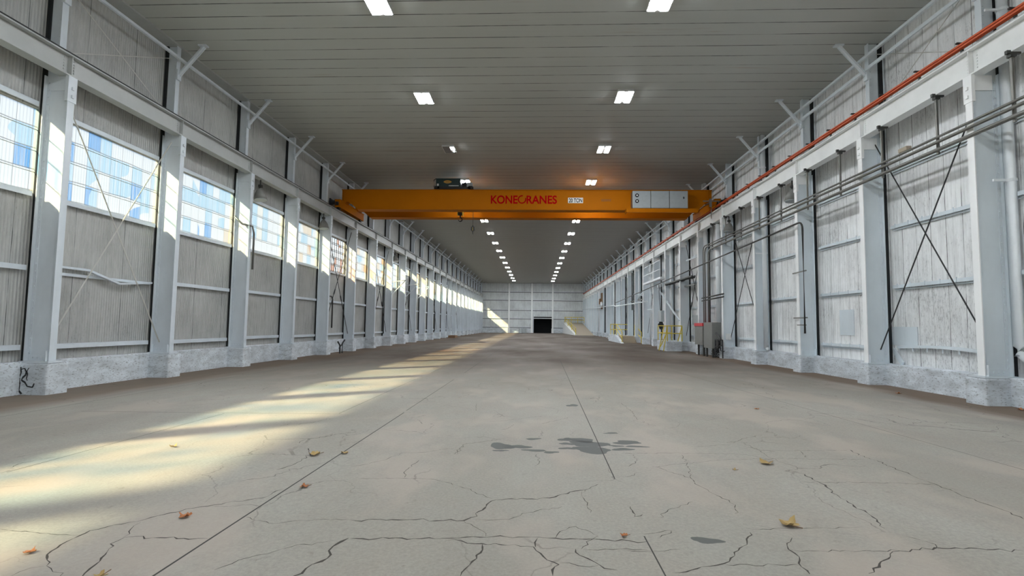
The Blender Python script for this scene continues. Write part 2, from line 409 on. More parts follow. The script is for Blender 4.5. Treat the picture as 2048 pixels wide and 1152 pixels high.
# horizontal girts and sills
def girt(mb, x, y0, y1, z, s, h=.09, d=.10):
    mb.box(min(x, x + s * d), max(x, x + s * d), y0, y1, z, z + .018)
    mb.box(min(x + s * (d - .018), x + s * d), max(x + s * (d - .018), x + s * d), y0, y1, z - h, z)
k = 1
for z in (.96, 2.68, 4.24, 6.2):
    g = MB(); ys = YLb[::-1] + YL + [Y1]
    for a, b in zip(ys, ys[1:]):
        if z == 2.68 and a == YL[0]:
            # the buckled girt of the first bay
            g.bar((WL + .07, a + .2, z + .04), (WL + .10, a + 1.45, z + .04), .08, .05); g.bar((WL + .10, a + 1.45, z + .04), (WL + .16, a + 2.35, z - .22), .08, .05)
            g.bar((WL + .16, a + 2.35, z - .22), (WL + .08, b - .1, z - .10), .08, .05)
            girt(g, WL + .005, a + .2, b - .1, z - .10, 1, .05, .05)
        else:
            girt(g, WL + .005, a + .2, b - .1, z + random.uniform(-.03, .03), 1)
    struct(g.build('trim_%d' % k, M['steel_l'])); k += 1
for z in (1.08, 2.72, 4.32, 5.87):
    g = MB(); ys = YRb[::-1] + YR + [Y1]
    for a, b in zip(ys, ys[1:]):
        dz = random.uniform(-.03, .03)
        if z == 1.08 and a == YR[0]:
            for q in range(10):      # sagging bottom girt
                t0, t1 = q / 10, (q + 1) / 10
                f = lambda t: 1.08 + .07 * math.sin(PI * t) - .04 * t
                g.bar((WR - .06, b - .2 - (b - a - .5) * t0, f(t0)), (WR - .06, b - .2 - (b - a - .5) * t1, f(t1)), .11, .07)
        else:
            girt(g, WR - .005, a + .2, b - .1, z + dz, -1, .07, .10)
            g.box(WR - .05, WR - .02, a + .2, b - .1, z + dz - .12, z + dz - .085)
        for q in range(7):           # bent clips along the girt
            y = a + .45 + q * .5
            if y < b - .2 and a < 40 and a > 8: g.box(WR - .115, WR - .1, y, y + .03, z + dz - .06, z + dz + .05)
    struct(g.build('trim_%d' % k, M['steel_r'])); k += 1
# eave tubes and ceiling edge angles
for x, s, m in ((-10.42, 1, 'steel_l'), (9.12, -1, 'steel_r')):
    g = MB(); g.bar((x, Y0, 9.13), (x, Y1, 9.13), .07, .07)
    if s < 0: g.bar((x + .1, Y0, 8.84), (x + .1, Y1, 8.84), .05, .09)
    struct(g.build('trim_%d' % k, M[m]), 'long eave rail below the ceiling'); k += 1
struct(MB().box(WL, WL + .42, Y0, Y1, ZC - .05, ZC - .001).build('trim_%d' % k, M['girder'])); k += 1
# end wall girts and posts
g = MB()
for z in (1.05, 2.72, 4.36, 6.3, 7.9):
    for a, b in ((WL, -5.3), (-5.1, -.88), (-.68, 3.1), (3.3, WR)):
        if z < DZ and a == -.68: continue
        g.box(a, b, Y1 - .12, Y1 - .02, z, z + .07, 0); g.box(a, b, Y1 - .03, Y1 - .01, z - .09, z, 1)
struct(g.build('trim_%d' % k, [M['steel_l'], M['dark']])); k += 1

# windows
for i in range(-5, 24):
    a, b = bay_l(i)
    kind = 'pane_blue' if i <= 0 else 'pane_rust' if i == 4 else ('pane_pale', 'pane_tan')[i % 2]
    if i in (1, 2): kind = 'pane_blue' if i == 1 else 'pane_pale'
    if i in (3, 5, 6, 7): kind = 'pane_tan'
    z0, z1 = 4.25, 6.13
    w = MB()
    if i == 8: z0 = 5.6
    w.quad((WL - .06, a, z0), (WL - .06, b, z0), (WL - .06, b, z1), (WL - .06, a, z1))
    wo = struct(w.build('window_%d' % (i + 6), M[kind]))
    if 0 <= i < 16: wo['label'] = '%s bay of corrugated translucent panes in the left wall, counted from the camera' % ORD[i + 1]
    fr = MB(); 
    rows = 5 if i == 4 else 4; cols_ = 12 if i == 4 else 8
    th = .022 if i == 4 else .010
    for r in range(rows + 1):
        z = z0 + (z1 - z0) * r / rows
        fr.box(WL - .054, WL - .03, a, b, z - th / 2, z + th / 2)
    for q in range(cols_ + 1):
        y = a + (b - a) * q / cols_
        if i == 4 or q in (0, cols_): fr.box(WL - .054, WL - .03, y - th / 2, y + th / 2, z0, z1)
    fr.build('window_bars', M['cabinet'] if i != 4 else M['dark'], wo)
    if i == 8:
        MB().box(WL - .1, WL, a, b, 4.25, 5.6).build('window_infill', M['sheet_l'], wo)

# ---------------------------------------------------------------- columns
def rivets(mb, pts, s=.016, axis='Y', sg=-1):
    for (x, y, z) in pts:
        if axis == 'Y': mb.prism([(x - s, z - s), (x + s, z - s), (x + s, z + s), (x - s, z + s)], 'Y', y, y + sg * s)
        else: mb.prism([(y - s, z - s), (y + s, z - s), (y + s, z + s), (y - s, z + s)], 'X', x, x + sg * s)
def make_column(s, mat):
    """s = -1: outward is -x (left row); s = +1 right row. Inner face at x = 0, near edge at y = 0"""
    def bx(mb, a, b, *r):
        a, b = s * a, s * b
        mb.box(min(a, b), max(a, b), *r)
    root = empty('steel_column')
    sh = MB(); fl = MB()
    bx(fl, 0, .02, 0, .17, .62, ZG); bx(sh, .02, .53, .06, .08, .62, ZG); bx(sh, .53, .55, -.02, .20, .62, ZG)
    bx(sh, .02, .09, .048, .06, .7, ZG); bx(sh, .46, .53, .048, .06, .7, ZG)
    rivets(sh, [(s * .055, .048, .8 + .16 * k) for k in range(38)]); rivets(sh, [(s * .495, .048, .8 + .16 * k) for k in range(38)])
    sh.build('shaft', mat, root); fl.build('inner_flange', M['flange_r'] if s > 0 else mat, root)
    cap = MB(); bx(cap, -.012, .06, -.02, .20, 6.30, ZG - .002); bx(cap, .02, .45, .03, .06, 6.55, ZG - .002)
    rivets(cap, [(-.012 * s, .09, 6.42), (-.012 * s, .09, 6.6)], .03, 'X', -s)
    cap.build('cap_plate', M['flange_r'] if s > 0 else mat, root)
    bx_ = MB(); bx(bx_, -.05, .60, -.06, .26, .60, .64)
    for a in (.03, .50): bx(bx_, a, a + .02, -.05, .05, .64, .86)
    bx(bx_, .04, .5, .035, .06, .64, .78)
    rivets(bx_, [(s * (.1 + .1 * k), .035, .71) for k in range(4)])
    bx_.build('base_plate', mat, root)
    up = MB(); bx(up, .27, .29, 0, .16, ZG, ZC - .002); bx(up, .29, .66, .06, .08, ZG, ZC - .002); bx(up, .66, .68, 0, .16, ZG, ZC - .002)
    rivets(up, [(s * .34, .06, 7.6 + .2 * k) for k in range(9)]); rivets(up, [(s * .61, .06, 7.6 + .2 * k) for k in range(9)])
    up.build('upper_post', mat, root)
    kb = MB(); kb.bar((s * .25, .08, 8.70), (-s * .47, .08, 9.56), .09, .05); kb.bar((s * .25, .115, 8.70), (-s * .47, .115, 9.56), .02, .10)
    kb.box(-s * .47 - .14, -s * .47 + .1, 0, .16, 9.56, 9.597)
    bx(kb, .22, .28, .0, .16, 8.55, 8.85)
    kb.build('knee_brace', mat, root)
    ti = MB(); bx(ti, .55, .64 if s < 0 else .66, .02, .06, .62, ZC - .003); ti.build('shaded_gap_strip', M['black'], root)  # black plate painted in for the deep shade between column and wall sheet
    return root
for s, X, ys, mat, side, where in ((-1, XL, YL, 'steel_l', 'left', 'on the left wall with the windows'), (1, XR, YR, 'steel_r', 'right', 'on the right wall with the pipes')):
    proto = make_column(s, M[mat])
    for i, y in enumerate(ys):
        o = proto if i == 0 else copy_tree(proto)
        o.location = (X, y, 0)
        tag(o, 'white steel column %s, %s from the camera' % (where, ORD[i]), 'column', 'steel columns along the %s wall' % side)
    if s < 0:
        sp = MB()
        for pts in ([(-.42, .52), (-.40, .40), (-.43, .30), (-.41, .16), (-.42, .02), (-.36, -.04)], [(-.40, .47), (-.33, .49), (-.29, .42), (-.30, .35), (-.36, .30), (-.38, .24), (-.30, .20), (-.25, .12), (-.13, .10), (-.10, .18)], [(-.24, .50), (-.28, .43), (-.26, .36), (-.28, .28), (-.25, .24)]):
            for (x0, z0_), (x1, z1_) in zip(pts, pts[1:]): sp.bar((x0 - .1, -.084, z0_), (x1 - .1, -.084, z1_), .012, random.uniform(.008, .035), up=(0, 0, 1))
        SPALL = sp
    # three more behind the camera stand between the sun and the floor
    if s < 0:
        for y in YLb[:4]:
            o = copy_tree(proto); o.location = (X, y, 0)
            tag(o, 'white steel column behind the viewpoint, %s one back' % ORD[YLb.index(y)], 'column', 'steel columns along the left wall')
    # masonry piers
    pm = MB()
    a, b = sorted((s * .68, -s * .05))
    pm.box(a, b, -.08, .46, -.14, .598)
    pp = pm.build('concrete_pier', M['masonry'], bevel=.035)
    for i, y in enumerate(ys):
        o = pp if i == 0 else copy_tree(pp)
        o.location = (X, y, 0)
        if i == 0 and s < 0: spall = SPALL
        if i == 0: keep = o
        tag(o, 'rough painted concrete pier under the %s column of the %s wall' % (ORD[i], side), 'pier', 'concrete piers of the %s wall' % side)

    if s < 0: SPALL.build('spalled_crack', M['ink'], keep)

for i, x in enumerate((-5.2, -.78, 3.22)):
    p = MB(); p.box(x - .15, x + .15, Y1 - .42, Y1 - .40, .9, ZC - .002); p.box(x - .01, x + .01, Y1 - .40, Y1 - .16, .9, ZC - .002); p.box(x - .11, x + .11, Y1 - .16, Y1 - .13, .9, ZC - .002)
    p.box(x - .2, x + .2, Y1 - .5, Y1 - .1, 0, .9)
    tag(p.build('end_wall_post', M['flange_r']), 'pale post standing against the far end wall, %s of three from the left' % ORD[i], 'column', 'posts on the end wall')

# ---------------------------------------------------------------- crane runway girders
def runway(x_in, s, mat, railm, label, zt):
    """x_in inner flange edge; s outward sign"""
    root = thing('runway_girder', label, 'girder', (x_in, Y0, 0))
    L = Y1 - Y0
    m = MB()
    def bx(a, b, *r):
        a, b = s * a, s * b
        m.box(min(a, b), max(a, b), *r)
    bx(0, .26, 0, L, ZG, ZG + .03); bx(.12, .14, 0, L, ZG + .03, zt - .03); bx(0, .26, 0, L, zt - .03, zt)
    for y in (YL if s < 0 else YR):
        yy = y - Y0
        bx(.02, .12, yy + .07, yy + .09, ZG + .03, zt - .03)
        rivets(m, [(s * .12, yy - .03 + q, ZG + .08 + .065 * k) for k in range(7) for q in (0, .25)], .012, 'X', -s)
    o = m.build('girder_beam', mat, root)
    r = MB(); a, b = sorted((s * .10, s * .17)); r.box(a, b, 0, L, zt, zt + .09)
    a, b = sorted((s * .05, s * .22)); r.box(a, b, 0, L, zt, zt + .02)
    r.build('crane_rail', railm, root)
    return root
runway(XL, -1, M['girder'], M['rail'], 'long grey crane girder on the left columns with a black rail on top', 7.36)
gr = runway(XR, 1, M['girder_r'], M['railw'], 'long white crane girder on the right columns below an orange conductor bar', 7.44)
cb = MB(); cb.box(9.06, 9.10, Y0, Y1, 7.60, 7.64); cb.box(9.06, 9.10, Y0, Y1, 7.66, 7.70); cb.box(9.10, 9.14, Y0, Y1, 7.59, 7.72)
cbo = tag(thing('conductor_bar', 'orange conductor bar running along above the right girder', 'conductor bar', (0, 0, 0)))
cb.build('bar', M['copper'], cbo)
y = -9.0; bk = None
while y < Y1:
    if bk is None:
        bk = MB(); bk.box(9.12, 9.16, 0, .05, 7.44, 7.75); bk.box(9.02, 9.12, 0, .05, 7.72, 7.75); bk = bk.build('bracket', M['dark'], cbo); q = bk
    else: q = copy_tree(bk, cbo)
    q.location = (0, y, 0); y += 1.28

# ---------------------------------------------------------------- cross braces
def brace(name, x, ya, yb, z0, z1, r, mat, label, parts=2, buckle=True):
    root = thing('cross_brace', label, 'brace', (x, ya, z0), 'cross braces ' + name)
    L = yb - ya; H = z1 - z0
    MB().tube([(0, 0, H), (0, L, 0)], r, 6).build('rod', mat, root)
    MB().tube([(.03, 0, 0), (.03, L, H)], r, 6).build('rod', mat, root)
    if buckle:
        for q, (p0, p1) in enumerate((((0, 0, H), (0, L, 0)), ((.03, 0, 0), (.03, L, H)))):
            p0 = Vector(p0); p1 = Vector(p1); a = p0.lerp(p1, .64 if q == 0 else .36); b = p0.lerp(p1, .69 if q == 0 else .41)
            MB().tube([a, a.lerp(b, .3), b], [r * 1.6, r * 2.2, r * 1.6], 6).build('turnbuckle', mat, root)
for i in (0, 4, 6, 8, 11, 13, 15):
    brace('along the left wall', -10.62, YL[i] + .2, YL[i + 1] + .05, .92, 6.7, .016, M['rod'] if i == 0 else M['dark'],
          'crossed %s rods between the %s and %s left columns' % ('pale' if i == 0 else 'dark', ORD[i], ORD[i + 1]), buckle=i > 0)
for i in (0, 3, 5, 8, 11):
    brace('along the right wall', 9.38, YR[i] + .2, YR[i + 1] + .05, 1.0, 6.7, .016, M['dark'],
          'crossed dark rods between the %s and %s right columns' % (ORD[i], ORD[i + 1]), buckle=i > 3)
brace('above the girders', -10.78, YL[0] + .2, YL[1] + .05, 7.5, 9.2, .011, M['rod'], 'thin crossed rods on the wall above the left girder', buckle=False)
brace('above the girders', 9.5, YR[0] + .2, YR[1] + .05, 7.5, 9.3, .011, M['rod'], 'thin crossed rods on the wall above the right girder', buckle=False)

# ---------------------------------------------------------------- ceiling lights
def make_light():
    root = empty('ceiling_light')
    h = MB(); h.box(-.27, .27, -.47, .47, -.07, 0); h.box(-.28, .28, -.48, .48, -.085, -.07)
    h.build('lamp_housing', M['housing'], root)
    for x0, x1 in ((-.25, -.075), (.075, .25)):
        MB().box(x0, x1, -.44, .44, -.095, -.085).build('lamp_panel', M['led'], root)
    return root
lp = make_light(); first = True
for side, X in (('left', -4.05), ('right', 3.0)):
    for i in range(16):
        o = lp if first else copy_tree(lp)
        first = False
        o.location = (X, 12.62 + 5.56 * i, ZC - .002)
        tag(o, 'glowing twin-panel ceiling light in the %s row, %s from the camera' % (side, ORD[i]), 'ceiling light', 'ceiling lights in two rows')
# the third light of the left row has mostly failed
bad = [o for o in C.objects if o.get('label', '') == 'glowing twin-panel ceiling light in the left row, third from the camera'][0]
bad['label'] = 'mostly dark ceiling light with one small lit patch, third of the left row'
for ch in [c for c in bad.children if c.name.startswith('lamp_panel')]: bpy.data.objects.remove(ch)
db = MB(); db.box(-.25, .25, -.44, .44, -.09, -.086)
db.build('failed_panel', M['ink'], bad)
db = MB()
for q in range(7): db.box(-.25 + .055 * q, -.225 + .055 * q, -.42, .42, -.097, -.091)
db.build('louvre', M['cabinet'], bad)
MB().box(.10, .25, -.40, -.05, -.10, -.0925).box(.16, .22, .12, .25, -.10, -.0925).build('lit_patch', M['led'], bad)
for i, (X, y) in enumerate(((-4.05, 7.06), (3.0, 7.06), (-4.05, 1.5), (3.0, 1.5))):
    o = copy_tree(lp); o.location = (X, y, ZC - .002)
    tag(o, 'glowing twin-panel ceiling light overhead or behind the viewpoint, %s row, %s one back' % (('left', 'right')[i % 2], ORD[i // 2]), 'ceiling light', 'ceiling lights in two rows')

# ---------------------------------------------------------------- overhead crane
crane = thing('bridge_crane', 'orange double-girder overhead crane spanning the hall, with red lettering', 'crane', (0, 27.5, 7.5))
CO = Vector((0, 27.5, 7.5))
class CM(MB):
    """mesh in world coordinates, built relative to the crane's base"""
    def build(s, name, mats, parent=None, org=CO, **k):
        s.v = [tuple(Vector(v) - org) for v in s.v]
        return MB.build(s, name, mats, parent, **k)
def text(body, size, loc, mat, parent, org=CO, rot=0, name='lettering', sx=1, extr=.004, bold=0, align='LEFT', mirror=False):
    cu = bpy.data.curves.new(name, 'FONT'); cu.body = body; cu.size = size; cu.extrude = extr; cu.align_x = align; cu.align_y = 'CENTER' if rot else 'BOTTOM_BASELINE'
    cu.offset = bold
    t = bpy.data.objects.new('tmp', cu); C.objects.link(t)
    me = bpy.data.meshes.new_from_object(t.evaluated_get(bpy.context.evaluated_depsgraph_get()))
    bpy.data.objects.remove(t)
    me.name = name; me.materials.clear(); me.materials.append(mat)
    o = bpy.data.objects.new(name, me); C.objects.link(o); o.parent = parent
    o.matrix_local = Matrix.Translation(Vector(loc) - org) @ Matrix.Rotation(PI / 2, 4, 'X') @ Matrix.Rotation(rot, 4, 'Z') @ Matrix.Diagonal((sx, 1, 1, 1))
    return o
for k, (ya, yb) in enumerate(((27.5, 27.98), (29.6, 30.08))):
    g = CM()
    # box girder, notched over the end carriages
    g.prism([(-10.40, 7.96), (-10.02, 7.96), (-9.55, 7.58), (8.35, 7.58), (8.75, 7.98), (9.02, 7.98), (9.02, 8.60), (-10.40, 8.60)], 'Y', ya, yb)
    g.box(-10.42, 9.04, ya - .05, yb + .05, 8.60, 8.63)
    g.box(-9.55, 8.35, ya - .07, yb + .07, 7.55, 7.58)
    g.box(-10.32, -10.28, ya - .03, yb + .03, 7.97, 8.6); g.box(8.82, 8.86, ya - .03, yb + .03, 7.99, 8.6)
    gi = g.build('bridge_girder', M['crane'], crane)
    r = CM(); r.box(-9.9, 8.6, (ya + yb) / 2 - .03, (ya + yb) / 2 + .03, 8.63, 8.69); r.build('trolley_rail', M['dark'], gi)
    if k == 0: front = gi
for X, nm in ((-10.41, 'l'), (9.14, 'r')):
    e_ = CM(); s = 1 if nm == 'l' else -1
    zt = 7.45 if nm == 'l' else 7.53
    e_.box(X - .13, X + .13, 26.9, 30.75, zt + .10, zt + .50)
    e_.box(X - .16, X + .16, 26.9, 30.75, zt + .48, zt + .51)
    for y in (27.45, 29.6): e_.box(X - .2, X + .2, y - .05, y + .6, zt + .45, zt + .56)
    c = e_.build('end_carriage', M['crane'], crane)
    for y in (27.1, 30.5):
        w = CM(); w.tube([(X - .06, y, zt + .19), (X + .06, y, zt + .19)], .19, 18); w.tube([(X - .09, y, zt + .19), (X + .09, y, zt + .19)], .07, 12)
        w.build('wheel', M['dark'], c)
        b = CM(); yy = 26.9 if y < 28 else 30.75; d = -.12 if y < 28 else .12
        b.box(X - .07, X + .07, min(yy, yy + d), max(yy, yy + d), zt + .2, zt + .36); b.build('buffer', M['dark'], c)
    mo = CM(); mx = X - s * .38
    mo.tube([(X - s * .13, 27.2, zt + .42), (mx, 27.2, zt + .42), (mx - s * .02, 27.2, zt + .42)], [.11, .11, .08], 14)
    mo.tube([(mx, 27.2, zt + .42), (mx - s * .28, 27.2, zt + .42)], .14, 14); mo.box(mx - s * .15 - .07, mx - s * .15 + .07, 27.1, 27.3, zt + .5, zt + .62)
    mo.build('drive_motor', M['dark'], c)
# collector plate and arms at the right end of the crane
c = CM(); c.box(8.6, 8.72, 26.55, 26.60, 7.55, 7.95); c.bar((8.7, 26.6, 7.9), (8.7, 26.6, 6.95), .03, .03); c.bar((8.3, 26.6, 7.84), (9.1, 26.6, 7.84), .05, .05)
c.bar((8.72, 26.6, 7.84), (8.72, 27.5, 7.84), .05, .05); c.bar((9.08, 26.6, 7.84), (9.08, 26.6, 7.68), .03, .03)
c.build('current_collector', M['conduit'], crane)
# walkway channel under the cabinets
w = CM(); w.box(4.55, 8.15, 26.92, 27.40, 7.50, 7.53); w.box(4.55, 8.15, 26.90, 26.92, 7.33, 7.53); w.box(4.55, 4.6, 26.92, 27.42, 7.33, 7.5); w.box(8.1, 8.15, 26.92, 27.42, 7.33, 7.5)
for x in (4.7, 6.3, 7.9): w.bar((x, 26.95, 7.45), (x, 27.52, 7.62), .05, .05)
w.build('service_shelf', M['crane'], crane)
# cabinets on the right of the front girder
cab = CM(); cab.box(4.88, 7.66, 27.02, 27.49, 7.56, 8.46); cabo = cab.build('control_cabinet', M['conduit'], crane, bevel=.01)
for a, b in ((4.88, 5.78), (5.82, 6.72), (6.76, 7.66)):
    d = CM(); d.box(a, b, 26.985, 27.02, 7.565, 8.455); do = d.build('cabinet_door', M['cabinet'], cabo, bevel=.006)
for z in (7.92, 8.22):
    f = CM(); f.tube([(5.10, 26.96, z), (5.10, 26.985, z)], .095, 20); f.build('cabinet_fan', M['ink'], cabo)
    f = CM(); f.tube([(5.10, 26.955, z), (5.10, 26.962, z)], .04, 12); f.build('fan_hub', M['white'], cabo)
f = CM(); f.box(7.27, 7.53, 26.988, 26.995, 8.24, 8.34); f.build('yellow_sticker', M['yellow'], cabo)
f = CM(); f.box(7.43, 7.48, 26.96, 26.995, 8.05, 8.14); f.build('cabinet_handle', M['ink'], cabo)
# lettering on the front girder
yf = 27.49
LS = .535
def letters(s, x0, x1, z, size, mat, nm='lettering', bold=0):
    o = text(s, size, (x0, yf, z), mat, crane, name=nm, bold=bold)
    w_ = max(v.co.x for v in o.data.vertices) - min(v.co.x for v in o.data.vertices); mn = min(v.co.x for v in o.data.vertices)
    k = (x1 - x0) / w_
    o.matrix_local = Matrix.Translation(Vector((x0 - mn * k, yf, z)) - CO) @ Matrix.Rotation(PI / 2, 4, 'X') @ Matrix.Diagonal((k, 1, 1, 1))
    return o
letters('KONE', -2.43, -1.02, 7.90, .60, M['red'], bold=.014)
letters('RANES', -.55, 1.04, 7.90, .60, M['red'], bold=.014)
cm = CM()          # the open-topped C of the lettering: a ring with its gap at the upper right
cx, cz, ro, ri = -.79, 8.115, .225, .165
N = 30; a0, a1 = math.radians(78), math.radians(382)
for i in range(N):
    t0 = a0 + (a1 - a0) * i / N; t1 = a0 + (a1 - a0) * (i + 1) / N
    P = [(cx + r_ * math.cos(t), cz + r_ * math.sin(t)) for r_, t in ((ri, t0), (ro, t0), (ro, t1), (ri, t1))]
    cm.prism(P, 'Y', yf - .004, yf + .004)
cm.build('lettering', M['red'], crane)
sg = CM(); sg.box(1.62, 2.40, yf - .002, yf + .008, 7.93, 8.21); sg.build('load_sign', M['sign'], crane)
o = letters('20 TON', 1.66, 2.36, 7.965, .30, M['ink'], 'load_lettering', bold=.008); o.location.y -= .008
sm = CM()
for r_, z in enumerate((8.10, 8.03)):
    x = 3.35
    while x < 3.85:
        w_ = random.uniform(.03, .08); sm.box(x, x + w_, yf - .002, yf + .004, z, z + .035); x += w_ + .02
sm.build('small_print', M['wood'], crane)

# hoist trolley on top of the girders
ho = thing('hoist_trolley', 'dark green hoist trolley riding on top of the crane girders', 'hoist', (-4.6, 28.8, 8.69))
HO = Vector((-4.6, 28.8, 8.69))
def hb(mb, nm, mat, parent=ho, **k): return mb.build(nm, M[mat], parent, org=HO, **k)
body = hb(CM().box(-5.42, -4.10, 27.75, 28.7, 8.80, 9.32), 'hoist_housing', 'darkgreen', bevel=.03)
fr = CM()
for x in (-5.38, -3.5): fr.box(x - .06, x + .06, 27.6, 29.95, 8.74, 8.86)
for y in (27.74, 29.84): fr.box(-5.5, -3.4, y - .06, y + .06, 8.72, 8.84)
hb(fr, 'trolley_frame', 'ink')
for x in (-5.3, -3.6):
    for y in (27.74, 29.84): hb(CM().tube([(x, y - .06, 8.79), (x, y + .06, 8.79)], .10, 14), 'trolley_wheel', 'dark')
hb(CM().tube([(-4.08, 28.2, 9.02), (-3.75, 28.2, 9.02)], .17, 16), 'hoist_motor', 'dark')
hb(CM().box(-3.78, -3.48, 27.85, 28.3, 8.84, 9.12), 'junction_box', 'cabinet', bevel=.02)
hb(CM().tube([(-5.3, 29.0, 8.98), (-3.9, 29.0, 8.98)], .18, 18), 'rope_drum', 'dark')
em = CM(); em.prism([(-4.79 + .19 * math.cos(t * PI / 8) * (1 + .15 * math.cos(2 * t * PI / 8)), 9.12 + .085 * math.sin(t * PI / 8)) for t in range(16)], 'Y', 27.735, 27.752)
hb(em, 'emblem', 'gold', body)
em = CM(); em.box(-4.88, -4.71, 27.73, 27.737, 9.10, 9.12); hb(em, 'emblem_bar', 'darkgreen', body)
for x in range(9): pass
st = CM(); x = -4.72
while x < -4.2: st.box(x, x + .045, 27.738, 27.75, 8.89, 8.93); x += .06
hb(st, 'small_print', 'sign', body)
hb(CM().box(-5.36, -5.26, 27.738, 27.75, 8.90, 9.02), 'sticker', 'sign', body)
hb(CM().tube([(-5.5, 27.7, 8.82), (-5.52, 27.7, 9.2), (-5.4, 27.75, 9.3)], .025, 8), 'side_guard', 'dark')

# hook block on its ropes
hk = thing('hook_block', 'yellow hook block with a dark hook hanging between the crane girders', 'hook', (-4.22, 28.8, 7.15))
HK = Vector((-4.22, 28.8, 7.15))
for dx in (-.09, .09):
    CM().tube([(-4.22 + dx, 28.8, 7.72), (-4.22 + dx, 28.8, 8.98)], .012, 6).build('rope', M['dark'], hk, org=HK)
for dx in (-.16, .13):
    p = CM(); p.prism([(28.62, 7.50), (28.98, 7.50), (29.02, 7.70), (28.93, 7.80), (28.67, 7.80), (28.58, 7.70)], 'X', -4.22 + dx, -4.22 + dx + .03)
    p.build('side_plate', M['yellow'], hk, org=HK)
CM().tube([(-4.34, 28.8, 7.66), (-4.10, 28.8, 7.66)], .15, 16).build('sheave', M['dark'], hk, org=HK)
h = CM(); h.tube([(-4.22, 28.8, 7.52), (-4.22, 28.8, 7.40)] + [(-4.22 + .10 * math.sin(t), 28.8, 7.29 + .10 * math.cos(t)) for t in [.35 + .42 * q for q in range(11)]], [.05, .045] + [.04 - .002 * q for q in range(11)], 10)
h.build('hook', M['ink'], hk, org=HK)
# push-button pendant on its cable
pd = thing('pendant_control', 'dark push-button pendant hanging on a cable below the crane', 'crane pendant', (-3.48, 28.5, 6.42))
PD = Vector((-3.48, 28.5, 6.42))
CM().tube([(-3.48, 28.5, 6.86), (-3.48, 28.5, 8.85)], .014, 6).build('cable', M['conduit_d'], pd, org=PD)
CM().tube([(-3.48, 28.5, 6.92), (-3.48, 28.5, 6.84)], [.03, .05], 10).build('cable_gland', M['dark'], pd, org=PD)
CM().prism([(-3.57, 6.84), (-3.39, 6.84), (-3.37, 6.66), (-3.41, 6.60), (-3.55, 6.60), (-3.59, 6.66)], 'Y', 28.45, 28.55).build('control_box', M['dark'], pd, org=PD, bevel=.01)
CM().tube([(-3.48, 28.5, 6.60), (-3.48, 28.5, 6.42)], [.03, .012], 8).build('cable_tail', M['dark'], pd, org=PD)
for q in range(3): CM().tube([(-3.48, 28.43, 6.65 + .06 * q), (-3.48, 28.45, 6.65 + .06 * q)], .016, 8).build('button', M['yellow'], pd, org=PD)

# ---------------------------------------------------------------- pipes along the right wall
def pipe(name, label, cat, pts, r, mat, group=None, n=10):
    o = MB().tube(pts, r, n).build(name, mat, smooth=True)
    return tag(o, label, cat, group)
def bend(p, a, b, r=.3, k=5):
    """points of a rounded corner at p between directions from a and to b"""
    p, a, b = Vector(p), Vector(a), Vector(b)
    s = p + (a - p).normalized() * r; e_ = p + (b - p).normalized() * r
    return [s * (1 - t) ** 2 + p * 2 * t * (1 - t) + e_ * t * t for t in [q / k for q in range(k + 1)]]
PZ = ((9.02, 5.88, .028, 28.9, 'upper'), (8.98, 5.75, .036, 28.5, 'middle'), (9.04, 5.60, .045, 28.1, 'lower'))
for x, z, r, ye, nm in PZ:
    pts = [(x - .03, Y0 + .3, z), (x - .03, 10, z)] + bend((x - .03, ye, z), (x, 10, z), (x - .03, ye, 1), .35) + [(x - .03, ye, 1.76)]
    pipe('conduit_pipe', '%s grey conduit of the bundle hung below the right girder' % nm, 'pipe', pts, r, M['conduit'], 'hung conduit bundle')
hg = []
y = 6.4; i = 0
while y < 28:
    root = thing('pipe_hanger', 'steel hanger holding the conduits below the right girder, %s from the camera' % ORD[max(0, i - 2)] if i > 1 else 'steel channel hanger holding the conduits just outside the view at the right, %s of two' % ORD[i], 'hanger', (9.04, y, 5.5), 'conduit hangers')
    h = MB(); h.box(-.02, .02, -.025, .025, 0, 1.365); h.build('drop_rod', M['conduit'], root)
    h = MB(); h.box(-.10, .16, -.03, .03, 1.33, 1.40); h.box(-.05, .06, -.05, .05, 1.27, 1.33); h.build('beam_clamp', M['conduit_d'], root)
    y += 1.92; i += 1
c2 = [(8.86, 60, 4.10), (8.86, 29.6, 4.86)] + bend((8.86, 17.95, 5.12), (8.86, 29.6, 4.86), (8.86, 17.95, 1), .3) + [(8.86, 17.95, 1.38)]
pipe('conduit_pipe', 'thin dark pipe along the right wall, turning down in front of the third column', 'pipe', c2, .032, M['conduit_d'])
bx_ = MB(); bx_.bar((8.87, 17.8, 1.9), (8.96, 18.9, 1.9), .03, .04); bx_.bar((8.87, 17.8, 3.45), (8.96, 18.9, 3.45), .03, .04); bx_.bar((8.90, 17.95, 1.66), (8.98, 18.7, 1.66), .03, .03)
tag(bx_.build('pipe_bracket', M['conduit']), 'small cross brackets holding the dark drop pipe to the third right column', 'bracket')
pts = [(8.9, 43, 3.55), (8.9, 60, 3.75), (8.9, 61, 3.9), (8.9, 102.5, 4.6)]
pipe('conduit_pipe', 'long pale pipe along the far part of the right wall', 'pipe', pts, .05, M['whitepipe'])
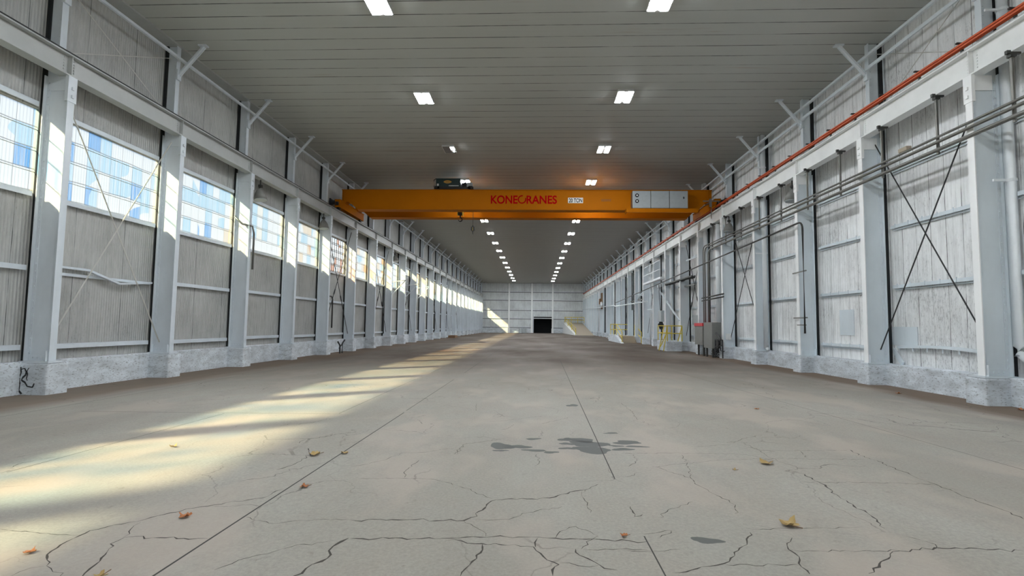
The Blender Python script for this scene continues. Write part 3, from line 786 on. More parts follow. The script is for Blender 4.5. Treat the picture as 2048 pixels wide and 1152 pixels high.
# rain pipes behind the right columns
for i, ci in enumerate((0, 3, 5, 7, 10, 14, 18)):
    y = YR[ci] - .10; x = 9.73 if ci == 0 else 9.50
    r = .095
    root = thing('rain_pipe', 'white rain pipe running up beside the web of the %s right column' % ORD[ci], 'rain pipe', (x, y, 0), 'rain pipes on the right wall')
    x0 = -.12
    if ci == 0:
        p = [(x0, .0, 9.59), (x0, .0, 1.25), (x0, -.02, 1.05)]
    else: p = [(x0, 0, 9.59), (x0, 0, .75)]
    MB().tube(p, r, 14).build('pipe', M['whitepipe'], root, smooth=True)
    if ci == 0: MB().tube([(x0, 0, 1.1), (x0 + .03, -.35, .82), (x0 + .04, -.7, .72)], .075, 12).build('shoe', M['whitepipe'], root, smooth=True)
    else: MB().tube([(x0, 0, .78), (x0 + .05, -.1, .64)], .07, 10).build('shoe', M['whitepipe'], root, smooth=True)
    for z in (4.6, 8.2):
        b = MB(); b.box(x0 - .34, x0 + .12, -.02, .02, z - .02, z + .03); b.tube([(x0, 0, z - .03), (x0, 0, z + .03)], r + .012, 14); b.build('pipe_clip', M['whitepipe'], root)

# ---------------------------------------------------------------- electrical gear in the right-hand bays
el = thing('electrical_cabinet', 'grey floor-standing electrical cabinet with a red top edge by the right wall', 'electrical cabinet', (8.7, 27.2, .6))
EO = Vector((8.7, 27.2, .6))
CM().box(8.62, 9.12, 27.95, 29.3, .62, 1.60).build('cabinet_body', M['cabinet_g'], el, org=EO, bevel=.01)
CM().box(8.60, 9.14, 27.93, 29.32, 1.60, 1.76).build('red_lid', M['redcap'], el, org=EO)
CM().box(8.66, 9.12, 26.6, 27.9, .50, 1.79).build('side_cabinet', M['cabinet_g'], el, org=EO, bevel=.01)
CM().box(8.61, 8.63, 28.0, 28.6, .7, 1.5).build('cabinet_door', M['cabinet_g'], el, org=EO)
for y in (26.8, 27.7, 28.2, 29.1): CM().box(8.72, 8.80, y - .04, y + .04, .05, .64).build('cabinet_leg', M['conduit_d'], el, org=EO)
wi = CM()
for q in range(9):
    a = Vector((8.9 + random.uniform(-.1, .2), 26.5 + random.uniform(-.3, 1.0), .62)); p = [a]
    for k2 in range(5): a = a + Vector((random.uniform(-.14, .14), random.uniform(-.22, .15), random.uniform(-.16, .02))); p.append(Vector((min(a.x, 9.3), a.y, max(a.z, .10))))
    wi.tube(p, .022, 5)
wi.build('loose_cables', M['ink'], el, org=EO)
vr = thing('valve_rack', 'dark iron frame with a valve beside the grey cabinet at the right wall', 'rack', (8.8, 25.9, .1))
VO = Vector((8.8, 25.9, .1))
f = CM(); f.bar((8.75, 25.4, .95), (8.75, 26.4, .95), .05, .05); f.bar((8.75, 25.4, .10), (8.75, 25.4, .95), .05, .05); f.bar((8.75, 25.4, .70), (8.75, 26.4, .62), .05, .05); f.bar((8.75, 26.4, .10), (8.75, 26.4, .95), .05, .05)
f.build('rack_frame', M['dark'], vr, org=VO)
f = CM(); f.tube([(8.75, 26.3, 1.25), (8.75, 25.9, 1.1), (8.75, 25.6, .95)], .05, 8); f.tube([(8.70, 26.0, .8), (8.80, 26.0, .8)], .17, 14); f.build('valve', M['ink'], vr, org=VO)
def small_box(name, label, cat, x0, x1, y0, y1, z0, z1, mat, lid=None):
    r = thing(name, label, cat, (x1, (y0 + y1) / 2, (z0 + z1) / 2)); O = Vector(r.location)
    CM().box(x0, x1, y0, y1, z0, z1).build('box_body', M[mat], r, org=O, bevel=.008)
    CM().box(x0 - .015, x0, y0 + .02, y1 - .02, z0 + .02, z1 - .02).build('box_cover', M[lid or mat], r, org=O)
small_box('junction_box', 'small white box on the web of the fifth right column near its base', 'junction box', 9.15, 9.35, 25.96, 26.10, .95, 1.25, 'white')
small_box('fuse_box', 'grey fuse box on the right wall behind the yellow platform railing', 'fuse box', 9.55, 9.84, 31.7, 32.9, 1.7, 2.25, 'cabinet')
small_box('fuse_box', 'lower pale fuse box on the right wall beside the yellow platform', 'fuse box', 9.55, 9.84, 32.0, 32.6, 1.0, 1.5, 'cabinet')
small_box('meter_box', 'grey meter box with cables above it, left of the yellow platform railing', 'meter box', 9.0, 9.2, 38.6, 39.6, 1.9, 2.7, 'cabinet')
tag(MB().tube([(9.1, 39.1, 1.9), (9.08, 39.1, 1.7), (9.1, 39.1, 1.35)], [.12, .22, .12], 12).build('alarm_bell', M['dark']), 'dark round device under the grey meter box', 'bell')
o = MB().tube([(9.1, 39.0, 2.7), (9.02, 38.8, 3.6), (9.0, 38.6, 4.6)], .025, 6).tube([(9.1, 39.3, 2.7), (9.08, 39.5, 3.5), (9.0, 39.3, 4.6)], .025, 6).build('hanging_cable', M['conduit_d'])
tag(o, 'two dark cables rising from the grey meter box', 'cable')
ww = MB(); ww.bar((9.1, 39.9, 4.35), (9.1, 34.2, 1.95), .07, .10); ww.bar((9.1, 40.1, 4.6), (9.1, 38.4, 4.6), .1, .3)
tag(ww.build('wall_strut', M['steel_r']), 'white diagonal strut leaning across the right wall beyond the cabinet', 'strut')
pl = thing('wall_platform', 'small railed service landing high on the right wall', 'platform', (9.1, 41, 5))
PO = Vector((9.1, 41, 5))
CM().box(8.7, 9.0, 37.6, 43.5, 4.9, 5.05).build('landing', M['whitepipe'], pl, org=PO)
r_ = CM()
for y in (37.7, 39.6, 41.5, 43.4): r_.bar((8.72, y, 5.05), (8.72, y, 6.3), .04, .04)
for z in (5.6, 6.25): r_.bar((8.72, 37.7, z), (8.72, 43.4, z), .04, .04)
r_.build('railing', M['whitepipe'], pl, org=PO)
# vertical conduits and fittings on both walls
vc = [(9.3, 30.6, .7, 6.8, 'bay behind the electrical cabinet'), (9.3, 36.2, .7, 6.8, 'bay beyond the yellow platform'), (9.3, 42.4, .7, 5, 'bay below the wall landing'), (9.3, 49.5, .7, 6.8, 'bay above the yellow steps'), (9.3, 57.5, .7, 4.4, 'bay beyond the yellow steps')]
for x, y, z0, z1, wh in vc:
    pipe('wall_conduit', 'thin dark upright conduit on the right wall, %s' % wh, 'conduit', [(x, y, z0), (x, y, z1)], .03, M['conduit_d'], 'upright conduits on the right wall', 8)
for i, (x, y, z0, z1, m) in enumerate(((-10.75, 27.6, .75, 2.9, 'conduit_d'), (-10.7, 37.0, .8, 4.2, 'conduit_d'), (-10.7, 40.6, .8, 4.3, 'conduit_d'), (-10.7, 44.4, .8, 4.3, 'conduit_d'), (-10.7, 48.2, .8, 4.0, 'conduit_d'), (-10.7, 56.0, .8, 2.8, 'conduit_d'))):
    pipe('wall_conduit', 'thin dark upright conduit on the left wall, %s from the camera' % ORD[i], 'conduit', [(x, y, z0), (x, y, z1)] if i else [(x, y, z0 + .5), (x, y, z1 - .15), (x, y - .15, z1), (x, y - 1.0, z1)], .035, M[m], 'upright conduits on the left wall', 8)
pipe('wall_conduit', 'pale bent conduit arm reaching from the third left column at window height', 'conduit', [(-10.75, 18.2, 5.25), (-10.5, 18.3, 5.0), (-10.2, 18.42, 4.95), (-10.2, 18.55, 4.7), (-10.2, 18.55, 3.4)], .035, M['conduit'])
pipe('riser_pipe', 'thick white riser pipe rising from the grey electrical cabinet by the right wall', 'pipe', [(9.25, 27.3, 1.8), (9.25, 27.3, 6.8)], .13, M['whitepipe'], n=14)
pipe('riser_pipe', 'slim dark riser pipe behind the thick white one above the cabinet', 'pipe', [(9.36, 26.7, .07), (9.36, 26.7, 6.8)], .04, M['conduit_d'])
for i, z in enumerate((3.02, 3.16)):
    pipe('cross_conduit', '%s of two short level conduits crossing the risers above the cabinet' % ('lower', 'upper')[i], 'conduit', [(9.0, 25.9, z), (9.02, 29.3, z - .05)], .035, M['conduit_d'])
ct = thing('cable_tray', 'dark cable tray with drooping cables on the right wall beyond the cabinet', 'cable tray', (9.1, 36, 4.4))
CT = Vector((9.1, 36, 4.4))
CM().box(8.98, 9.2, 31.0, 37.4, 4.42, 4.46).box(8.98, 9.0, 31.0, 37.4, 4.42, 4.54).box(9.18, 9.2, 31.0, 37.4, 4.42, 4.54).build('tray', M['conduit_d'], ct, org=CT)
for q in range(3):
    c_ = CM(); c_.tube([(9.03 + .06 * q, 31 + 6.4 * t / 14, 4.5 - .12 * math.sin(PI * ((t + q) % 5) / 5)) for t in range(15)], .022, 6); c_.build('cable', M['ink'], ct, org=CT)
bm_ = [(31.5, 4.05, 35.0, .06), (30.2, 5.6, 33.2, .05), (38.5, 5.0, 41.0, .05), (42.0, 2.9, 44.8, .05), (46.0, 3.9, 52.5, .07)]
for i, (ya, z, yb, w_) in enumerate(bm_):
    tag(MB().bar((9.3, ya, z), (9.3, yb, z + .05), w_, w_ * 1.4).build('wall_beam', M['steel_r'] if i % 2 else M['conduit']), 'short level bar fixed across the right wall columns, %s from the camera' % ORD[i], 'beam', 'short bars on the right wall')
tag(MB().bar((9.25, 46.2, 4.6), (9.25, 50.5, 3.6), .05, .08).bar((9.25, 46.2, 4.2), (9.25, 50.5, 4.6), .05, .08).build('wall_strut', M['steel_r']), 'crossed white struts high above the yellow steps', 'strut')
for i, (x, y, z0, z1, r, m) in enumerate(((9.35, 22.9, 1.1, 2.2, .03, 'conduit_d'), (9.3, 34.6, .06, 6.7, .05, 'whitepipe'), (9.3, 39.8, .07, 6.7, .04, 'dark'), (9.3, 43.6, .07, 6.7, .06, 'whitepipe'), (9.3, 46.4, .07, 6.7, .04, 'dark'), (9.3, 51.8, 3.1, 6.7, .06, 'dark'), (9.3, 55.6, .07, 6.7, .06, 'dark'), (9.3, 63.0, .07, 6.7, .06, 'dark'), (9.3, 72.0, .07, 6.7, .08, 'dark'), (9.3, 81.0, .07, 6.7, .08, 'dark'))):
    pipe('downpipe', '%s upright pipe on the right wall, %s of ten from the camera' % ('white' if m == 'whitepipe' else 'dark', ORD[i]), 'pipe', [(x, y, z0), (x, y, z1)], r, M[m], 'upright pipes on the right wall', 8)
# triangular hose brackets on the left columns
for i, (y, z) in enumerate(((38.4, 4.35), (42.6, 4.4), (47.0, 4.5))):
    b = MB(); b.bar((-10.6, y, z + .2), (-9.55, y, z + .35), .05, .05); b.bar((-10.6, y, z - .75), (-9.55, y, z + .35), .05, .05); b.bar((-10.6, y, z - .8), (-10.6, y, z + .25), .05, .05)
    tag(b.build('wall_bracket', M['whitepipe']), 'white triangular bracket at window sill height on the left wall, %s of three' % ORD[i], 'bracket', 'triangular brackets')
# lamp-like heaters and floodlights hung below the girders
def flood(x, y, z, s, label):
    r = thing('hanging_floodlight', label, 'floodlight', (x, y, z), 'old floodlights below the girders')
    MB().tube([(0, 0, 0), (0, 0, -.12), (s * .02, -.02, -.28), (s * .05, -.04, -.5)], [.07, .12, .20, .24], 14, caps=True).build('reflector', M['cabinet_g'], r, smooth=True)
    MB().bar((0, 0, .28), (0, 0, 0), .03, .05).box(-.06, .06, -.06, .06, -.02, .08).build('hanger', M['conduit_d'], r)
    MB().tube([(s * .05, -.04, -.49), (s * .052, -.042, -.515)], .22, 14).build('lens', M['cabinet'], r)
flood(-10.45, 19.3, 6.875 - .27, 1, 'old grey floodlight hanging under the left girder beside the third column')
flood(-10.45, 25.3, 6.875 - .27, 1, 'old grey floodlight hanging under the left girder beside the fifth column')
flood(-10.45, 38.6, 6.875 - .27, 1, 'pale floodlight hanging under the left girder far down the hall')
flood(9.2, 19.3, 6.875 - .27, -1, 'old grey floodlight hanging under the right girder by the third column')
flood(9.2, 25.6, 6.875 - .27, -1, 'old grey floodlight hanging under the right girder by the fifth column')
tag(MB().box(8.99, 9.12, 13.1, 13.4, 5.93, 6.03).box(9.0, 9.1, 13.2, 13.3, 5.9, 5.93).build('junction_box', M['beige'], bevel=.01), 'small tan junction box sitting on the hung conduits of the right wall', 'junction box')
# leaning boards and patched plates on the right wall
tag(MB().box(9.70, 9.79, 15.55, 15.70, .62, 2.60).box(9.62, 9.72, 15.25, 15.5, .62, 2.62).build('wall_board', M['steel_r']), 'narrow white boards standing against the wall just before the second right column', 'board')
tag(MB().box(9.735, 9.75, 16.75, 17.5, 1.35, 2.15).build('patch_plate', M['steel_r']), 'square white plate patched on the right wall, bay between second and third columns', 'plate')
tag(MB().box(9.735, 9.75, 14.05, 15.1, 1.13, 1.62).build('patch_plate', M['steel_r']), 'white plate on the bottom girt, first bay of the right wall', 'plate')
o = MB(); o.bar((9.72, 14.95, 1.0), (9.68, 14.55, .64), .05, .12); tag(o.build('loose_strut', M['steel_r']), 'short white strut leaning below the bottom girt beside the second right column', 'strut')
o = MB().box(9.2, 9.8, 75.1, 77.0, 3.9, 6.2); o.box(9.0, 9.2, 75.5, 76.6, 4.6, 5.4)
tag(o.build('wall_heater', M['wood'], bevel=.05), 'rust-brown unit high on the far part of the right wall', 'heater')
pipe('duct_elbow', 'white pipe elbow sticking out below the brown unit on the far right wall', 'duct', [(9.5, 74, 4.1), (8.6, 70, 4.5), (8.3, 68, 4.5), (8.2, 67, 4.1)], .12, M['whitepipe'])

# ---------------------------------------------------------------- yellow railed platform, steps and the far ramp
pf = thing('concrete_platform', 'white concrete landing block with a yellow pipe railing at the right wall', 'platform', (8.5, 33.5, 0))
PF = Vector((8.5, 33.5, 0))
CM().box(8.02, 8.94, 33.0, 35.6, .03, .66).build('platform_block', M['masonry'], pf, org=PF, bevel=.02)
r_ = CM()
for x, y in ((8.06, 33.05), (8.06, 35.5), (8.95, 33.05), (8.95, 35.5)): r_.tube([(x, y, .66), (x, y, 1.62)], .03, 6)
for z in (1.14, 1.6): r_.tube([(8.06, 33.05, z), (8.95, 33.05, z)], .03, 6); r_.tube([(8.06, 35.5, z), (8.95, 35.5, z)], .03, 6); r_.tube([(8.06, 33.05, z), (8.06, 35.5, z)], .03, 6)
r_.tube([(8.06, 33.05, 1.6), (7.82, 33.0, .05)], .03, 6); r_.tube([(8.06, 33.9, 1.6), (7.75, 33.9, .05)], .03, 6); r_.tube([(8.0, 33.05, 1.1), (7.84, 33.9, .3)], .03, 6)
r_.tube([(8.7, 33.05, .66), (8.95, 33.05, 1.6)], .03, 6)
r_.build('yellow_railing', M['yellow'], pf, org=PF)
stp = thing('entrance_steps', 'concrete steps with yellow railings in front of a doorway in the right wall', 'steps', (8.6, 49, 0))
SO = Vector((8.6, 49, 0))
s_ = CM()
for q in range(4): s_.box(7.7 + .0, 8.94, 47.6 + .35 * q, 50.6, .16 * q, .16 * (q + 1))
s_.box(7.7, 8.94, 50.6, 54.5, 0, .64)
s_.build('step_block', M['beige'], stp, org=SO)
s_ = CM(); s_.prism([(46.6, 0), (50.6, .72), (55.0, .72), (55.0, 0)], 'X', 7.45, 7.7); s_.build('stringer_wall', M['masonry'], stp, org=SO)
r_ = CM()
for y in (50.6, 52.3, 54.5): r_.tube([(7.6, y, .7), (7.6, y, 1.75)], .035, 6)
for z in (1.2, 1.72): r_.tube([(7.6, 50.6, z), (7.6, 54.5, z)], .035, 6); r_.tube([(7.6, 54.5, z), (9.4, 54.5, z)], .035, 6); r_.tube([(7.6, 47.3, z - .7), (7.6, 50.6, z)], .035, 6)
r_.tube([(7.6, 47.3, 0), (7.6, 47.3, 1.05)], .035, 6)
for y, z in ((47.4, 0), (49.0, .4), (50.6, .64)): r_.tube([(9.3, y, z), (9.3, y, z + 1.05)], .035, 6)
for z in (.5, 1.02): r_.tube([(9.3, 47.4, z), (9.3, 50.6, z + .64)], .035, 6)
r_.build('yellow_railing', M['yellow'], stp, org=SO)
dr = struct(MB().box(9.70, 9.78, 50.9, 53.2, .66, 3.0).build('door_2', M['steel_l']), 'pale door in the right wall above the yellow steps')
MB().box(9.66, 9.80, 50.8, 50.9, .64, 3.1).box(9.66, 9.80, 53.2, 53.3, .64, 3.1).box(9.66, 9.80, 50.8, 53.3, 3.0, 3.1).build('door_frame', M['conduit_d'], dr)
rm = thing('loading_ramp', 'concrete ramp with a yellow guard rail rising to the far right corner', 'ramp', (7, 88, 0))
RO = Vector((7, 88, 0))
r_ = CM(); n0 = len(r_.v)
r_.v += [(6.3, 82, 0), (8.93, 82, 0), (8.93, 102.3, 0), (5.9, 102.3, 0), (6.3, 82, .04), (8.93, 82, .06), (8.93, 102.3, 2.0), (5.9, 102.3, 2.0)]
for q in ((0, 3, 2, 1), (4, 5, 6, 7), (0, 1, 5, 4), (1, 2, 6, 5), (2, 3, 7, 6), (3, 0, 4, 7)): r_.f.append(tuple(n0 + k2 for k2 in q)); r_.m.append(0)
r_.build('ramp_slope', M['beige'], rm, org=RO)
r_ = CM(); r_.v += [(6.0, 82, 0), (6.28, 82, 0), (5.88, 102.3, 0), (5.2, 102.3, 0), (6.0, 82, .15), (6.28, 82, .15), (5.88, 102.3, 2.15), (5.2, 102.3, 2.15)]
for q in ((0, 3, 2, 1), (4, 5, 6, 7), (0, 1, 5, 4), (1, 2, 6, 5), (2, 3, 7, 6), (3, 0, 4, 7)): r_.f.append(q); r_.m.append(0)
r_.build('ramp_curb', M['white'], rm, org=RO)
r_ = CM()
for t in (0, .33, .66, 1): 
    x = 6.14 - .6 * t; y = 82 + 20 * t; z = .1 + 2.0 * t
    r_.tube([(x, y, z), (x, y, z + 1.0)], .05, 6)
for h in (.5, 1.0): r_.tube([(6.14, 82, .1 + h), (5.54, 102, 2.1 + h)], .05, 6)
r_.tube([(5.54, 102, 3.1), (9.2, 102, 3.1)], .05, 6); r_.tube([(5.54, 102, 2.6), (9.2, 102, 2.6)], .05, 6)
for x in (6.8, 8.0, 9.2): r_.tube([(x, 102, 2.0), (x, 102, 3.1)], .05, 6)
r_.build('guard_rail', M['yellow'], rm, org=RO)
for i, x in enumerate((-2.95, -2.45, -1.95)):
    r = MB().tube([(0, 0, 0), (0, 0, .02), (0, 0, .3), (0, 0, .32), (0, 0, .58), (0, 0, .6), (0, 0, .88)], [.21, .23, .22, .23, .22, .23, .21], 14).build('steel_drum', M['cabinet'], loc=(x, 99.5, fz(x)))
    tag(r, 'grey drum before the far end wall, %s of three from the left' % ORD[i], 'drum', 'drums by the end wall')
tag(MB().box(-10.0, -9.2, 60.5, 62.5, -.06, .22).build('low_curb', M['wood'], bevel=.02), 'low rust-coloured block on the floor far along the left wall', 'block')
# stubs of broken pipe by the fifth left pier
o = MB().tube([(-10.15, 27.3, -.06), (-10.15, 27.28, .35), (-10.2, 27.1, .55)], .04, 8).tube([(-10.15, 27.6, -.06), (-10.15, 27.62, .45), (-10.1, 27.8, .62)], .04, 8).tube([(-10.2, 27.3, .2), (-10.15, 27.75, .5)], .03, 6)
tag(o.build('pipe_stub', M['dark']), 'dark bent pipe stubs rising from the floor beside the left wall piers', 'pipe stub')
# white stacked planks / bench by the far right piers
tag(MB().box(8.2, 8.95, 56.5, 62.0, .28, .36).box(8.3, 8.4, 56.6, 56.8, .0, .28).box(8.8, 8.9, 56.6, 56.8, .0, .28).box(8.3, 8.4, 61.6, 61.8, .0, .28).box(8.8, 8.9, 61.6, 61.8, .0, .28).box(8.3, 8.4, 59, 59.2, 0, .28).build('low_bench', M['white']), 'low white bench on the floor beyond the yellow steps', 'bench')

# ---------------------------------------------------------------- floor: saw-cut joints, cracks, damp marks, leaves
def ribbon(pts, w, name, mat, parent, jag=0.0, sub=0):
    P = [Vector((a, b, 0)) for a, b in pts]
    if sub:
        Q = [P[0]]
        for a, b in zip(P, P[1:]):
            k2 = max(1, int((b - a).length / sub))
            nrm = Vector((-(b - a).y, (b - a).x, 0)).normalized()
            for q in range(1, k2 + 1):
                p = a.lerp(b, q / k2)
                if q < k2: p += nrm * random.gauss(0, jag)
                else: p += nrm * random.gauss(0, jag * .5)
                Q.append(p)
        P = Q
    m = MB(); L = []
    for i, p in enumerate(P):
        d = (P[min(i + 1, len(P) - 1)] - P[max(i - 1, 0)]).normalized(); nrm = Vector((-d.y, d.x, 0))
        ww_ = w * (random.uniform(.25, 1.5) if sub else 1) / 2
        if sub and i in (0, len(P) - 1): ww_ *= .3
        for s in (-1, 1):
            q = p + nrm * ww_ * s
            L.append((q.x, q.y, fz(q.x) + .0012))
    m.v = L
    for i in range(len(P) - 1): m.f.append((2 * i, 2 * i + 1, 2 * i + 3, 2 * i + 2)); m.m.append(0)
    o = m.build(name, mat, parent)
    return o
for pts, w in (([(-2.31, 3.0), (-2.28, 9.3)], .016), ([(-2.29, 9.5), (-2.28, 14.9)], .012), ([(-2.26, 17.0), (-2.3, 40)], .012), ([(.81, 5.5), (1.09, 24)], .012), ([(.81, 4.05), (.82, 3.0)], .010),
               ([(-3.36, 9.1), (-3.36, 14.9)], .010), ([(-3.34, 17), (-3.3, 34)], .010), ([(-5.38, 5.3), (-5.28, 8.94)], .010), ([(-7.8, 8.92), (-3.3, 9.05)], .012), ([(5.4, 5.0), (4.72, 18.4)], .010), ([(8.7, 8.0), (7.3, 21), (7.3, 34)], .010),
               ([(-8.6, 4), (-8.6, 60)], .012)):
    ribbon(pts, w, 'floor_joint', M['joint'], floor)
CRACKS = [(1.6,[(-3.07,3.33),(-3.21,3.49),(-3.26,3.64),(-3.27,3.75),(-3.27,3.89),(-3.19,4.01),(-3.04,4.14),(-2.94,4.29),(-2.78,4.44),(-2.63,4.56),(-2.44,4.67),(-2.38,4.74),(-2.38,4.89),(-2.34,4.94)]),
(1.5,[(-2.72,3.19),(-2.77,3.31),(-2.84,3.51),(-2.93,3.73),(-2.92,3.79),(-2.86,3.81),(-2.72,3.8),(-2.45,3.78),(-2.33,3.81)]),
(1.3,[(-3.07,3.33),(-2.95,3.27),(-2.85,3.18)]),
(0.8,[(-3.07,3.33),(-3.14,3.29),(-3.17,3.19)]),
(2.6,[(-1.47,3.28),(-1.42,3.39),(-1.38,3.5),(-1.36,3.6),(-1.39,3.73),(-1.36,3.82),(-1.33,3.88)]),
(1.6,[(-2.71,5.59),(-2.65,5.74),(-2.61,5.95),(-2.63,6.23),(-2.79,6.56)]),
(0.8,[(-1.99,3.34),(-1.87,3.52),(-1.78,3.59),(-1.68,3.71),(-1.47,3.8),(-1.42,3.83)]),
(0.8,[(-2.29,4.24),(-2.12,4.16),(-1.99,4.12),(-1.84,4.19),(-1.46,4.24)]),
(0.8,[(-5.4,5.25),(-5.41,5.39),(-5.51,5.49),(-5.58,5.62),(-5.48,5.9),(-5.42,5.94)]),
(0.8,[(-3.96,3.88),(-3.73,3.85),(-3.5,3.81),(-3.28,3.8)]),
(0.8,[(-3.02,6.82),(-3.05,7.08),(-2.9,7.15),(-2.82,7.44)]),
(0.8,[(-3.81,7.9),(-3.75,8.12),(-3.55,8.15),(-3.45,8.23),(-3.34,8.63)]),
(0.8,[(-2.94,3.79),(-3.0,3.95),(-3.03,4.07)]),
(1.9,[(-1.44,4.23),(-1.16,4.25),(-0.93,4.26),(-0.71,4.27),(-0.55,4.27),(-0.5,4.34),(-0.43,4.52),(-0.39,4.7),(-0.34,4.79),(-0.2,4.82),(0.03,4.82),(0.19,4.9),(0.33,5.05),(0.49,5.13)]),
(0.8,[(-0.55,4.27),(-0.47,4.16),(-0.41,4.1),(-0.34,3.98)]),
(1.6,[(-1.32,3.87),(-1.13,3.88),(-0.86,3.9),(-0.65,3.92),(-0.44,3.96),(-0.29,3.97),(-0.06,3.97),(0.03,3.98),(0.16,3.97),(0.32,3.96),(0.49,3.96),(0.68,3.96),(0.81,3.94)]),
(1.7,[(-0.63,3.88),(-0.41,3.84),(-0.18,3.83),(-0.0,3.81),(0.02,3.75),(0.07,3.66),(0.14,3.59),(0.17,3.55),(0.12,3.47),(0.12,3.39)]),
(1.6,[(-0.36,3.83),(-0.35,3.69),(-0.39,3.56),(-0.43,3.45),(-0.44,3.35)]),
(1.8,[(0.03,3.97),(0.0,3.89),(0.01,3.81)]),
(0.8,[(0.16,3.98),(0.2,4.1),(0.27,4.19),(0.32,4.21),(0.39,4.14),(0.47,4.03)]),
(0.8,[(0.47,4.03),(0.38,3.92),(0.34,3.79)]),
(1.3,[(0.29,3.79),(0.32,3.7),(0.39,3.59),(0.45,3.51),(0.53,3.49)]),
(0.8,[(0.17,3.57),(0.29,3.54),(0.42,3.54)]),
(0.8,[(0.44,5.08),(0.44,4.81),(0.46,4.52)]),
(0.8,[(-0.37,4.82),(-0.47,4.91),(-0.57,5.03),(-0.74,5.18),(-0.89,5.28),(-1.02,5.37),(-1.29,5.38),(-1.48,5.37),(-1.75,5.33)]),
(0.8,[(-1.98,5.75),(-1.86,5.87),(-1.69,6.08),(-1.63,6.27),(-1.56,6.42),(-1.37,6.45),(-1.18,6.57),(-1.06,6.7)]),
(0.8,[(-1.3,5.4),(-1.35,5.63),(-1.34,5.87),(-1.31,6.09)]),
(0.8,[(-0.46,4.3),(-0.2,4.32),(-0.09,4.46),(0.03,4.54),(0.24,4.64)]),
(0.8,[(-0.93,6.37),(-0.92,6.75),(-0.9,6.92),(-0.66,7.12),(-0.42,7.33),(-0.26,7.39)]),
(0.8,[(0.47,5.06),(0.55,5.22),(0.63,5.32)]),
(0.8,[(0.83,5.54),(0.99,5.61),(1.09,5.75)]),
(0.8,[(1.03,5.98),(1.18,6.24),(1.17,6.58),(1.05,6.61)]),
(1.4,[(0.82,4.69),(0.82,4.45),(0.89,4.51)]),
(0.8,[(0.0,5.94),(0.06,6.1),(0.02,6.47)]),
(0.8,[(0.34,3.79),(0.55,3.8),(0.79,3.81)]),
(1.8,[(2.73,5.98),(2.82,5.81),(2.83,5.63),(2.85,5.44),(2.8,5.25),(2.76,5.03),(2.76,4.82),(2.77,4.61),(2.73,4.46),(2.69,4.32)]),
(0.8,[(2.65,5.54),(2.94,5.54),(3.42,5.55),(3.86,5.54),(3.96,5.53)]),
(1.3,[(3.96,7.04),(3.92,6.62),(3.97,6.47),(3.94,5.8),(3.95,5.54),(3.95,5.27),(3.96,5.0),(3.98,4.81),(3.97,4.6)]),
(0.8,[(1.76,6.57),(1.7,6.12),(1.59,5.59),(1.57,5.39),(1.63,5.15),(1.69,4.96),(1.74,4.79),(1.66,4.57)]),
(1.3,[(1.62,4.18),(1.5,3.95),(1.38,3.8),(1.24,3.63),(1.08,3.56),(0.87,3.47)]),
(0.8,[(1.62,4.25),(1.7,4.23),(1.89,4.27),(2.2,4.3),(2.51,4.33)]),
(1.4,[(1.89,4.09),(1.79,3.94),(1.78,3.82),(1.73,3.66),(1.72,3.51)]),
(0.8,[(1.24,3.61),(1.48,3.62),(1.72,3.64)]),
(1.8,[(2.1,3.54),(2.26,3.68),(2.4,3.8),(2.53,3.9),(2.63,3.94),(2.96,3.97),(3.4,3.96)]),
(0.8,[(1.75,3.86),(2.11,3.87),(2.53,3.9)]),
(0.8,[(2.75,4.17),(2.82,4.11),(2.87,4.04),(2.81,3.95)]),
(0.8,[(1.0,4.43),(1.1,4.59),(1.27,4.75),(1.4,4.86)]),
(0.8,[(1.09,6.58),(1.69,6.66),(2.23,6.67),(2.55,6.65),(2.68,6.48),(2.76,6.35)]),
(0.8,[(1.29,6.0),(1.67,6.16),(2.12,6.35),(2.89,6.48),(3.92,6.51)]),
(0.8,[(2.57,7.23),(2.85,7.55),(3.23,7.85)]),
(0.8,[(2.05,7.01),(2.55,7.17)]),
(0.8,[(3.3,6.87),(3.2,6.53)]),
(0.8,[(0.92,4.03),(1.04,4.17),(0.82,4.08)]),
(0.8,[(0.63,3.79),(0.84,3.79),(1.01,3.83)]),
(0.8,[(2.68,7.13),(2.83,6.88),(3.32,6.91),(3.92,6.97)]),
(0.8,[(1.33,6.01),(1.45,5.79),(1.57,5.59)]),
(0.8,[(-2.5,6.71),(-2.39,6.89),(-2.27,7.05)]),
(0.8,[(-0.81,7.0),(-0.64,7.12),(-0.47,7.25)]),
(0.8,[(-0.95,6.39),(-0.9,6.89)]),
(0.8,[(-0.53,7.88),(-0.39,8.03),(-0.33,8.35)]),
(0.8,[(0.03,10.26),(0.21,10.07),(0.46,9.9)]),
(0.8,[(0.1,8.43),(0.35,8.75),(0.59,9.07)]),
(0.8,[(-1.06,9.61),(-1.13,10.43)]),
(0.8,[(-1.63,11.22),(-1.43,11.89)]),
(0.8,[(1.72,10.82),(1.74,9.78),(1.68,8.91),(1.55,8.75)]),
(0.8,[(-0.74,8.55),(-0.48,8.66),(0.19,9.22)]),
(0.8,[(-2.03,8.75),(-1.84,9.06)]),
(0.8,[(-1.89,8.64),(-1.74,8.28)])]

